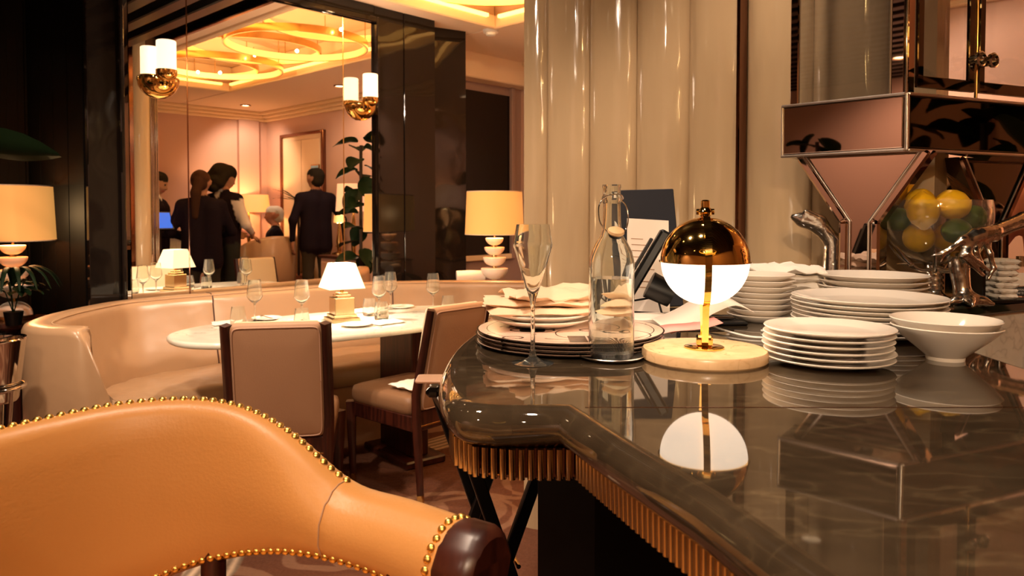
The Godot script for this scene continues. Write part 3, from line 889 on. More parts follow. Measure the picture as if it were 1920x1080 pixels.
# ---------------------------------------------------------------- curved banquette
func banquette():
	var t = thing("banquette", "curved beige leather banquette wrapping round the marble dining table", "banquette")
	# outer line of the back from the free arm to the far end, with the height of the top
	var key = [[-1.545, -2.975, 0.47], [-1.585, -2.925, 0.55], [-1.625, -2.888, 0.70], [-1.665, -2.866, 0.81], [-1.72, -2.862, 0.845], [-1.85, -2.895, 0.845], [-1.965, -2.965, 0.845], [-2.045, -3.09, 0.845], [-2.095, -3.30, 0.845], [-2.10, -3.55, 0.845], [-2.065, -3.80, 0.845], [-1.955, -3.99, 0.845], [-1.70, -4.265, 0.845], [-1.43, -4.52, 0.845], [-1.16, -4.74, 0.845], [-0.88, -4.90, 0.845], [-0.5, -4.985, 0.845], [-0.1, -4.985, 0.845], [0.19, -4.95, 0.845]]
	var pts = []
	for k in key: pts.append(V(k[0], k[2], k[1]))
	pts = catmull(pts, 5)
	var centre = V(-0.85, 0, -3.7)
	# back shell: a closed section swept along the line; split where the seams are
	var sections = []
	for i in pts.size():
		var d = pts[mini(i + 1, pts.size() - 1)] - pts[maxi(i - 1, 0)]
		d.y = 0; d = d.normalized()
		var inw = V(-d.z, 0, d.x)
		if inw.dot(centre - pts[i]) < 0: inw = -inw
		var h = pts[i].y
		var e = clampf(1.0 - i / 34.0, 0.0, 1.0)
		var tt = lerpf(0.115, 0.11, e)
		var tb = lerpf(0.20, 0.15, e)
		var prof = [Vector2(0.0, 0.0), Vector2(0.0, h * 0.5), Vector2(0.0, h - 0.03), Vector2(0.010, h - 0.008), Vector2(0.03, h), Vector2(tt - 0.03, h), Vector2(tt - 0.006, h - 0.010), Vector2(tt + 0.004, h - 0.035), Vector2(tt + 0.002, h - 0.06), Vector2(lerpf(tt, tb, 0.45), lerpf(h, 0.40, 0.55)), Vector2(tb, 0.40), Vector2(tb, 0.0)]
		var row = PackedVector3Array()
		for p in prof: row.append(V(pts[i].x, 0, pts[i].z) + inw * p.x + V(0, p.y, 0))
		sections.append(row)
	var cuts = [0, 59, 76, sections.size() - 1]
	for k in cuts.size() - 1:
		var mb = MB.new()
		var rows = sections.slice(cuts[k], cuts[k + 1] + 1)
		var n = rows[0].size()
		# pull the last ring in a little so a stitched groove shows between sections
		mb.grid(rows, true)
		mb.fan(rows[0], true); mb.fan(rows[-1], false)
		part("back_section", mb, M["beige leather"], t)
		if k > 0:
			var gv = MB.new()
			var seam = PackedVector3Array(rows[0]).slice(4, 11)
			var seam_pts = []
			for p in seam: seam_pts.append(p + (centre - p).normalized() * 0.001)
			gv.tube(seam_pts, 0.004, 6)
			part("seam", gv, M["mahogany"], t)
	# piping along the inner top edge
	var pip = []
	for i in range(20, sections.size()): pip.append(sections[i][6] + V(0, 0.002, 0))
	var pm = MB.new()
	pm.tube(pip, 0.004, 6)
	part("piping", pm, M["beige leather"], t)
	# seat between the back and the front curve
	var outer = catmull([V(-1.60, 0, -2.96), V(-1.86, 0, -3.02), V(-1.97, 0, -3.3), V(-1.975, 0, -3.62), V(-1.85, 0, -3.90), V(-1.36, 0, -4.40), V(-0.86, 0, -4.74), V(-0.45, 0, -4.83), V(-0.1, 0, -4.84), V(0.18, 0, -4.80)], 6)
	var front = catmull([V(-1.56, 0, -3.02), V(-1.60, 0, -3.13), V(-1.60, 0, -3.24), V(-1.545, 0, -3.36), V(-1.36, 0, -3.55), V(-0.96, 0, -3.91), V(-0.66, 0, -4.13), V(-0.3, 0, -4.32), V(-0.08, 0, -4.38), V(0.17, 0, -4.41)], 6)
	var seat = MB.new()
	var base = MB.new()
	var rows_s = []
	var rows_b = []
	for i in outer.size():
		var o = outer[i]; var f = front[i]
		var d = (f - o).normalized()
		var row = PackedVector3Array()
		row.append(o + V(0, 0.36, 0)); row.append(o + V(0, 0.455, 0))
		for k in 6:
			var w = (k + 1) / 7.0
			row.append(o.lerp(f, w) + V(0, 0.462 + 0.012 * sin(w * PI) + 0.0035 * sin(i * 1.9 + w * 2.0), 0))
		row.append(f - d * 0.02 + V(0, 0.462, 0)); row.append(f + V(0, 0.440, 0)); row.append(f + d * 0.004 + V(0, 0.40, 0)); row.append(f + V(0, 0.365, 0)); row.append(f - d * 0.02 + V(0, 0.355, 0))
		rows_s.append(row)
		var rb = PackedVector3Array()
		for p in [o + V(0, 0, 0), o + V(0, 0.36, 0), f - d * 0.05 + V(0, 0.36, 0), f - d * 0.09 + V(0, 0.0, 0)]: rb.append(p)
		rows_b.append(rb)
	seat.grid(rows_s, true); seat.fan(rows_s[0], true); seat.fan(rows_s[-1])
	part("seat", seat, M["beige leather"], t)
	base.grid(rows_b, true, -1); base.fan(rows_b[0], true); base.fan(rows_b[-1])
	part("plinth", base, M["tan leather"], t)

# ---------------------------------------------------------------- dining table, chairs and setting
func dining_chair():
	var t = thing("dining_chair", "", "chair")
	# local: front towards -z, rear legs at z = +0.22
	var lean = 0.10
	for s in [-1.0, 1.0]:
		var mb = MB.new()
		mb.tube([V(s * 0.170, 0.045, 0.245), V(s * 0.174, 0.40, 0.225), V(s * 0.177, 0.50, 0.228), V(s * 0.180, 0.88, 0.228 + lean)], [0.020, 0.029, 0.029, 0.023], 4, true, Vector2(0.95, 1.0))
		part("rear_leg", mb, M["mahogany"], t)
		mb = MB.new()
		mb.tube([V(s * 0.17, 0.0, 0.247), V(s * 0.17, 0.05, 0.245)], 0.0215, 4)
		part("ferrule", mb, M["brass"], t)
		mb = MB.new()
		mb.tube([V(s * 0.19, 0.045, -0.215), V(s * 0.198, 0.40, -0.215)], [0.019, 0.031], 4)
		part("front_leg", mb, M["mahogany"], t)
		mb = MB.new()
		mb.tube([V(s * 0.19, 0.0, -0.215), V(s * 0.19, 0.05, -0.215)], 0.0205, 4)
		part("ferrule", mb, M["brass"], t)
		mb = MB.new()
		mb.box(at(s * 0.186, 0.365, 0.0), V(0.026, 0.07, 0.44), 0.004)
		part("side_rail", mb, M["mahogany"], t)
	var mb = MB.new()
	mb.box(at(0, 0.375, 0.225), V(0.335, 0.09, 0.03), 0.004)
	part("rear_rail", mb, M["mahogany"], t)
	mb = MB.new()
	mb.box(at(0, 0.365, -0.215), V(0.37, 0.07, 0.026), 0.004)
	part("front_rail", mb, M["mahogany"], t)
	mb = MB.new()
	mb.box(at(0, 0.352, 0.242), V(0.355, 0.008, 0.004), 0.001)
	part("brass_strip", mb, M["brass"], t)
	# seat cushion, crowned
	mb = MB.new()
	cushion(mb, Transform3D(Basis(), V(0, 0.435, -0.01)), 0.405, 0.45, 0.085, 0.025)
	part("seat", mb, M["brown leather"], t)
	# padded back between the stiles
	mb = MB.new()
	var tilt = Basis(Vector3.RIGHT, Vector3(0, 1, 0).signed_angle_to(Vector3(0, 0.46, lean), Vector3.RIGHT))
	var xf = Transform3D(tilt * Basis(Vector3.RIGHT, PI / 2), V(0, 0.652, 0.228 + lean * 0.41))
	cushion(mb, xf, 0.340, 0.475, 0.05, 0.008, 0.09)
	part("backrest", mb, M["tan leather"], t)
	mb = MB.new()
	cushion(mb, xf * at(0, -0.034, 0), 0.33, 0.46, 0.03, 0.008, 0.09)
	part("front_pad", mb, M["cream leather"], t)
	# piping round the rear face of the back
	mb = MB.new()
	var loop = []
	for q in 41:
		var a = TAU * q / 40.0
		var u = V(signf(cos(a)) * pow(absf(cos(a)), 0.12) * 0.160, 0, signf(sin(a)) * pow(absf(sin(a)), 0.12) * 0.226)
		loop.append(xf * (u + V(0, 0.025, 0)))
		# the near face of the cushion is local +y or -y; the loop sits on the rear one
	mb.tube(loop, 0.003, 6, false)
	part("piping", mb, M["piping"], t)
	return t

func cushion(mb, xf, w, d, h, crown, sq = 0.2):
	# rounded pad: superellipse plan, soft edge, crowned faces
	var rows = []
	var prof = [[0.0, -0.5 - crown / h * 0.5], [0.6, -0.5 - crown / h * 0.32], [0.90, -0.5], [0.975, -0.40], [1.0, -0.15], [1.0, 0.15], [0.975, 0.40], [0.90, 0.5], [0.6, 0.5 + crown / h * 0.32], [0.0, 0.5 + crown / h * 0.5]]
	for p in prof:
		var row = PackedVector3Array()
		for j in 36:
			var a = TAU * j / 36.0
			var c = signf(cos(a)) * pow(absf(cos(a)), sq); var s = signf(sin(a)) * pow(absf(sin(a)), sq)
			row.append(xf * V(c * w * 0.5 * p[0], p[1] * h, s * d * 0.5 * p[0]))
		rows.append(row)
	mb.grid(rows, true)

func wine_glass_shape():
	var mb = MB.new()
	mb.lathe([Vector2(0.0005, 0.0), Vector2(0.034, 0.0), Vector2(0.0345, 0.0012), Vector2(0.012, 0.0035), Vector2(0.005, 0.008), Vector2(0.0036, 0.02), Vector2(0.0034, 0.075), Vector2(0.006, 0.091), Vector2(0.030, 0.112), Vector2(0.0395, 0.128), Vector2(0.0385, 0.137), Vector2(0.029, 0.212), Vector2(0.0280, 0.212), Vector2(0.0373, 0.137), Vector2(0.038, 0.1295), Vector2(0.0288, 0.1148), Vector2(0.008, 0.0975), Vector2(0.0005, 0.096)], 32)
	return mb

func tumbler_shape():
	var mb = MB.new()
	mb.lathe([Vector2(0.001, 0.0), Vector2(0.030, 0.0), Vector2(0.036, 0.008), Vector2(0.0385, 0.03), Vector2(0.030, 0.092), Vector2(0.0292, 0.092), Vector2(0.0372, 0.031), Vector2(0.0345, 0.012), Vector2(0.001, 0.008)], 32)
	return mb

func cloth(w, d, h, seed_, wob):
	# folded napkin: soft-edged thin pad with a wandering surface
	var nz = noise(seed_, 6.0, 2)
	var mb = MB.new()
	var nx = 14; var nzc = 14
	var top = []; var bot = []
	for i in nx + 1:
		var r0 = PackedVector3Array(); var r1 = PackedVector3Array()
		for j in nzc + 1:
			var u = i / float(nx) * 2 - 1; var v = j / float(nzc) * 2 - 1
			var edge = clampf(1.0 - pow(maxf(absf(u), absf(v)), 14.0), 0.0, 1.0)
			var x = u * w * 0.5 + nz.get_noise_2d(v * 0.3, seed_) * 0.006
			var z = v * d * 0.5 + nz.get_noise_2d(u * 0.3, seed_ + 9.0) * 0.006
			var y = nz.get_noise_2d(u * 0.22, v * 0.22) * wob
			r0.append(V(x, y + h * 0.5 + h * 0.5 * edge, z)); r1.append(V(x, y * 0.6 + h * 0.5 - h * 0.5 * edge, z))
		top.append(r0); bot.append(r1)
	mb.grid(top, false)
	bot.reverse()
	mb.grid(bot, false)
	var k = 0
	for i in nx:
		var bi = nx - i
		mb.quad(top[i][0], top[i + 1][0], bot[bi - 1][0], bot[bi][0]); mb.quad(top[i + 1][nzc], top[i][nzc], bot[bi][nzc], bot[bi - 1][nzc])
	for j in nzc:
		mb.quad(top[0][j + 1], top[0][j], bot[nx][j], bot[nx][j + 1]); mb.quad(top[nx][j], top[nx][j + 1], bot[0][j + 1], bot[0][j])
	return mb

func plate_shape(r, h = 0.014, well = 0.62):
	var mb = MB.new()
	mb.lathe([Vector2(0.001, 0.0), Vector2(r * 0.60, 0.0), Vector2(r * 0.66, 0.0025), Vector2(r * 0.985, h - 0.003), Vector2(r, h - 0.001), Vector2(r * 0.99, h), Vector2(r * 0.93, h - 0.0015), Vector2(r * (well + 0.06), 0.0065), Vector2(r * well, 0.005), Vector2(0.001, 0.0048)], 56)
	return mb

func dining():
	# table
	var t = thing("dining_table", "long oval dining table with a pale marble top on dark wooden panels", "table", V(-0.83, 0, -3.735), 0.671)
	var poly = PackedVector2Array()
	for k in 72:
		var a = TAU * k / 72.0
		var c = cos(a); var s = sin(a)
		poly.append(Vector2(signf(c) * pow(absf(c), 0.82) * 0.845, signf(s) * pow(absf(s), 0.82) * 0.40))
	var mb = MB.new()
	mb.slab(poly, 0.722, 0.75, 0.012, Transform3D(), true)
	part("table_top", mb, M["white marble"], t)
	for x in [-0.32, 0.32]:
		mb = MB.new()
		mb.box(at(x, 0.38, 0), V(0.10, 0.684, 0.34), 0.006)
		part("pedestal", mb, M["mahogany"], t)
		mb = MB.new()
		mb.box(at(x, 0.02, 0), V(0.24, 0.04, 0.46), 0.008)
		part("foot", mb, M["mahogany"], t)
	# chairs
	var c1 = dining_chair()
	c1.set_meta("label", "tan leather dining chair with dark wooden stiles, squarely turned back, left of the two")
	c1.set_meta("group", "dining chairs at the marble table")
	c1.position = V(-0.945, 0, -3.10)
	c1.rotation.y = deg_to_rad(10)
	copy(c1, "tan leather dining chair set askew beside the bar counter's rounded end", V(-0.478, 0, -3.53), deg_to_rad(49), "dining chairs at the marble table")
	copy(c1, "tan and cream dining chair standing alone behind the fluted wall, seen in the mirror", V(0.52, 0, -4.06), deg_to_rad(46), "dining chairs at the marble table")
	var nap = thing("seat_napkin", "white folded napkin lying on the seat of the askew dining chair", "napkin", V(-0.445, 0.492, -3.43), 0.855)
	part("cloth", cloth(0.20, 0.17, 0.02, 31, 0.008), M["linen"], nap)
	# lamp
	var l = thing("table_lamp", "small brass table lamp with a white square shade on the dining table", "lamp", V(-0.865, 0.75, -3.755), 0.55)
	var y = 0.0
	for s in [[0.145, 0.018], [0.120, 0.016], [0.100, 0.085], [0.072, 0.014], [0.05, 0.012]]:
		mb = MB.new()
		mb.box(at(0, y + s[1] / 2, 0), V(s[0], s[1], s[0]), 0.002)
		part("base_step", mb, M["pale brass"], l)
		y += s[1]
	mb = MB.new()
	mb.tube([V(0, y, 0), V(0, y + 0.04, 0)], 0.010, 12)
	part("stem", mb, M["gold"], l)
	mb = MB.new()
	var q0 = []
	for h in [[0.0, 0.092], [0.125, 0.055], [0.125, 0.053], [0.0, 0.089]]:
		var row = PackedVector3Array()
		for k in 4: row.append(V([-1, 1, 1, -1][k] * h[1], y + 0.022 + h[0], [-1, -1, 1, 1][k] * h[1]))
		q0.append(row)
	q0.append(q0[0])
	mb.grid(q0, true, -1)
	part("lamp_shade", mb, M["table lamp shade"], l)
	omni(V(0, y + 0.085, 0), WARM, 0.55, 0.02, l)
	# glasses
	var wg = thing("wine_glass", "empty wine glass on the dining table, leftmost, above the left chair back", "wine glass", V(-1.294, 0.75, -3.716), 0, "wine glasses on the dining table")
	part("glass", wine_glass_shape(), M["bottle glass"], wg)
	copy(wg, "empty wine glass on the dining table directly left of the brass lamp", V(-1.052, 0.75, -3.698), 0, "wine glasses on the dining table")
	copy(wg, "empty wine glass on the dining table, nearer of the pair right of the lamp", V(-0.706, 0.75, -3.927), 0, "wine glasses on the dining table")
	copy(wg, "empty wine glass on the dining table, farther of the pair right of the lamp", V(-0.689, 0.75, -4.187), 0, "wine glasses on the dining table")
	copy(wg, "empty wine glass on the dining table, rightmost one", V(-0.438, 0.75, -4.097), 0, "wine glasses on the dining table")
	var tb = thing("tumbler", "empty water tumbler at the left end of the dining table", "glass", V(-1.332, 0.75, -3.592), 0, "water tumblers on the dining table")
	part("glass", tumbler_shape(), M["bottle glass"], tb)
	copy(tb, "empty water tumbler behind the left chair back below a wine glass", V(-1.004, 0.75, -3.526), 0, "water tumblers on the dining table")
	copy(tb, "empty water tumbler just right of the brass lamp on the dining table", V(-0.757, 0.75, -3.927), 0, "water tumblers on the dining table")
	copy(tb, "empty water tumbler in front of the pair of wine glasses on the dining table", V(-0.667, 0.75, -3.771), 0, "water tumblers on the dining table")
	copy(tb, "empty water tumbler at the right end of the dining table", V(-0.351, 0.75, -4.053), 0, "water tumblers on the dining table")
	var pl = thing("side_plate", "white side plate with a knife, left part of the dining table", "plate", V(-1.259, 0.75, -3.790), 0, "side plates on the dining table")
	part("china", plate_shape(0.075, 0.012), M["china"], pl)
	mb = MB.new()
	mb.box(Transform3D(Basis(Vector3.UP, 0.7), V(0.0, 0.0135, 0)), V(0.012, 0.002, 0.15), 0.0008)
	var kn = thing("butter_knife", "steel butter knife across the left side plate", "knife", V(-1.259, 0.75, -3.790) + V(0, 0.0, 0))
	part("blade", mb, M["chrome"], kn)
	copy(pl, "white side plate behind the tumblers, right part of the dining table", V(-0.639, 0.75, -4.258), 0, "side plates on the dining table")
	copy(pl, "white side plate in front of the brass lamp on the dining table", V(-0.754, 0.75, -3.575), 0, "side plates on the dining table")
	var n1 = thing("table_napkin", "white folded napkin at the left end of the dining table", "napkin", V(-1.395, 0.75, -3.644), 0.5, "napkins on the dining table")
	part("cloth", cloth(0.16, 0.11, 0.012, 41, 0.004), M["linen"], n1)
	copy(n1, "white folded napkin at the near edge of the dining table", V(-0.622, 0.75, -3.662), 0.75, "napkins on the dining table")
	copy(n1, "white folded napkin beyond the brass lamp on the dining table", V(-0.828, 0.75, -4.097), 0.6, "napkins on the dining table")
	# forks by the napkins
	var fk = thing("table_fork", "steel fork beside the napkin at the table's near edge", "fork", V(-0.679, 0.75, -3.575) + V(0, 0.004, 0), 0.7)
	mb = MB.new()
	mb.box(at(0, 0, 0.04), V(0.008, 0.003, 0.11), 0.001)
	for k in 4: mb.box(at(-0.0075 + 0.005 * k, 0.001, -0.045), V(0.0022, 0.002, 0.05), 0.0005)
	mb.box(at(0, 0.0, -0.018), V(0.018, 0.0025, 0.012), 0.001)
	part("tines_and_handle", mb, M["chrome"], fk)

# ---------------------------------------------------------------- orange bar stool
func stool():
	var t = thing("bar_stool", "orange leather bar stool with a brass-nailed barrel back in the foreground", "stool")
	# line of the back's inner face from one arm end round to the other: x, z, top, bottom
	var key = [[-0.075, -0.815, 0.945, 0.862], [-0.152, -0.868, 0.947, 0.872], [-0.216, -0.899, 0.953, 0.876], [-0.267, -0.920, 0.984, 0.872], [-0.315, -0.942, 1.015, 0.860], [-0.371, -0.962, 1.038, 0.843], [-0.43, -0.968, 1.047, 0.825], [-0.50, -0.950, 1.047, 0.80], [-0.56, -0.908, 1.042, 0.78], [-0.61, -0.845, 1.038, 0.77], [-0.64, -0.765, 1.037, 0.77], [-0.64, -0.68, 1.038, 0.77], [-0.615, -0.60, 1.042, 0.78], [-0.57, -0.535, 1.045, 0.79], [-0.505, -0.49, 1.045, 0.81], [-0.43, -0.47, 1.03, 0.83], [-0.35, -0.46, 1.0, 0.85], [-0.27, -0.455, 0.965, 0.87], [-0.20, -0.45, 0.95, 0.876], [-0.12, -0.44, 0.946, 0.87], [-0.045, -0.43, 0.945, 0.862]]
	var a = []; var b = []
	for k in key:
		a.append(V(k[0], k[2], k[1])); b.append(V(k[0], k[3], k[1]))
	a = catmull(a, 5); b = catmull(b, 5)
	var centre = V(-0.33, 0, -0.70)
	var rows = []
	var outs = []
	var n = a.size()
	for i in n:
		var d = a[mini(i + 1, n - 1)] - a[maxi(i - 1, 0)]
		d.y = 0; d = d.normalized()
		var o = V(-d.z, 0, d.x)
		if o.dot(a[i] - centre) < 0: o = -o
		outs.append(o)
		var h = a[i].y - b[i].y
		var arm = clampf((h - 0.075) / 0.12, 0.0, 1.0)
		var th = lerpf(0.062, 0.05, arm)      # arms are rounder than the back
		var bulge = lerpf(0.020, 0.016, arm)
		var row = PackedVector3Array()
		var prof = [Vector2(0.004, 0.0), Vector2(-bulge * 0.7, 0.06), Vector2(-bulge, 0.25), Vector2(-bulge * 0.9, 0.55), Vector2(-bulge * 0.3, 0.80)]
		for p in prof: row.append(b[i] + o * p.x + V(0, h * p.y, 0))
		var rr = minf(0.022, h * 0.22)
		for q in 6:
			var ang = PI * (q + 0.5) / 6.0
			row.append(a[i] + o * (th * 0.5 - cos(ang) * th * 0.5) + V(0, -rr + sin(ang) * rr, 0))
		row.append(b[i] + o * (th + 0.012) + V(0, h * 0.5, 0))
		row.append(b[i] + o * (th) + V(0, 0.006, 0))
		row.append(b[i] + o * (th - 0.012) + V(0, -0.002, 0))
		rows.append(row)
	var split0 = 11; var split1 = n - 12
	for seg in [["armrest", 0, split0], ["backrest", split0, split1], ["armrest", split1, n - 1]]:
		var mb = MB.new()
		var part_rows = rows.slice(seg[1], seg[2] + 1)
		mb.grid(part_rows, true)
		mb.fan(part_rows[0], true); mb.fan(part_rows[-1])
		part(seg[0], mb, M["orange leather"], t)
	for s in [split0, split1]:
		var mb = MB.new()
		var loop = []
		for p in rows[s].slice(0, 9): loop.append(p + (centre + V(0, 1.0, 0) - p).normalized() * 0.0006)
		mb.tube(loop, 0.0011, 6)
		part("seam", mb, M["tan leather"], t)
	# wooden arm ends
	for e in [0, n - 1]:
		var d = (a[0] - a[2]) if e == 0 else (a[n - 1] - a[n - 3])
		d.y = 0; d = d.normalized()
		var mb = MB.new()
		var cap = []
		var c = Vector3.ZERO
		for p in rows[e]: c += p
		c /= rows[e].size()
		for q in [[-0.004, 1.03], [0.0, 1.06], [0.030, 1.06], [0.040, 0.98], [0.046, 0.80]]:
			var row = PackedVector3Array()
			for p in rows[e]: row.append(c + (p - c) * q[1] + d * q[0])
			cap.append(row)
		mb.grid(cap, true)
		mb.fan(cap[0], true); mb.fan(cap[-1])
		part("arm_end", mb, M["mahogany"], t)
	# brass nails: along the crest, along the lower inner edge and round the arm ends
	var nail = MB.new()
	nail.lathe([Vector2(0.0056, -0.002), Vector2(0.0056, 0.0), Vector2(0.0045, 0.0026), Vector2(0.0024, 0.0041), Vector2(0.0002, 0.0045)], 10)
	var nm = nail.mesh()
	var crest = []; var cn = []; var low = []; var ln = []
	for i in n:
		crest.append(rows[i][8]); cn.append((outs[i] * 0.4 + V(0, 1.0, 0)).normalized())
		low.append(rows[i][1].lerp(rows[i][0], 0.1)); ln.append((-outs[i]).normalized())
	nails(t, nm, crest.slice(split0, split1 + 1), cn.slice(split0, split1 + 1), 0.0132)
	nails(t, nm, low, ln, 0.0122)
	for e in [1, n - 2]:
		var ring = []; var rn = []
		for k in range(1, 12):
			var p = rows[e][k]
			ring.append(p)
			var c = (rows[e][2] + rows[e][11]) * 0.5
			rn.append((p - c).normalized())
		nails(t, nm, ring, rn, 0.0122)
	# seat, posts, legs and footrest
	var seat = MB.new()
	cushion(seat, at(-0.34, 0.70, -0.70), 0.48, 0.46, 0.09, 0.03)
	part("seat", seat, M["orange leather"], t)
	for p in [[-0.398, -0.978], [-0.60, -0.80], [-0.60, -0.62], [-0.40, -0.46], [-0.13, -0.855], [-0.10, -0.455]]:
		var mb = MB.new()
		mb.tube([V(p[0], 0.66, p[1]).lerp(V(centre.x, 0.66, centre.z), 0.12), V(p[0], 0.90, p[1])], 0.017, 8)
		part("post", mb, M["mahogany"], t)
	for s in [[-0.53, -0.88], [-0.53, -0.52], [-0.15, -0.88], [-0.15, -0.52]]:
		var mb = MB.new()
		mb.tube([V(s[0], 0.68, s[1]), V(s[0] + (s[0] + 0.34) * 0.15, 0.0, s[1] + (s[1] + 0.70) * 0.15)], [0.024, 0.015], 4)
		part("leg", mb, M["mahogany"], t)
	var fr = MB.new()
	fr.tube([V(-0.13, 0.25, -0.88), V(-0.13, 0.25, -0.52)], 0.010, 10)
	part("footrest", fr, M["brass"], t)

func nails(t, nm, pts, nrm, gap):
	var acc = 0.0
	for i in pts.size() - 1:
		var len = pts[i].distance_to(pts[i + 1])
		while acc < len:
			var f = acc / len
			var o = part("nail", nm, M["nail brass"], t)
			var up = nrm[i].lerp(nrm[i + 1], f).normalized()
			var side = up.cross(pts[i + 1] - pts[i]).normalized()
			o.transform = Transform3D(Basis(side.cross(up).normalized(), up, side), pts[i].lerp(pts[i + 1], f))
			acc += gap
		acc -= len

# ---------------------------------------------------------------- things on the bar counter
func sheet(pts, wdir, w, th = 0.0006):
	# paper strip: a line of points swept sideways
	var mb = MB.new()
	var top = []
	for k in [0, 1]:
		var row = PackedVector3Array()
		for p in pts: row.append(p + wdir * w * (k - 0.5) + V(0, th, 0))
		top.append(row)
	var bot = []
	for k in [1, 0]:
		var row = PackedVector3Array()
		for p in pts: row.append(p + wdir * w * (k - 0.5))
		bot.append(row)
	mb.grid([top[0], top[1], bot[0], bot[1], top[0]], false)
	return mb

func stack(called, label_top, label_mid, category, group, shape, m, pos, count, pitch, words):
	# words: a label for each piece, from the lowest to the topmost
	var first = thing(called, words[0], category, pos, 0.0, group)
	part("china", shape, m, first)
	for k in range(1, count):
		var j = V(rng.randf_range(-1, 1) * 0.0018, pitch * k, rng.randf_range(-1, 1) * 0.0018)
		copy(first, words[k], pos + j, rng.randf() * TAU, group)

func ordinals(count, kind, where):
	var ord = ["lowest", "second from the bottom", "third from the bottom", "fourth from the bottom", "fifth from the bottom", "sixth from the bottom", "seventh from the bottom", "eighth from the bottom", "ninth from the bottom", "tenth from the bottom"]
	var out = []
	for k in count:
		out.append("%s, %s %s" % [kind, "topmost" if k == count - 1 else ord[k], where])
	return out

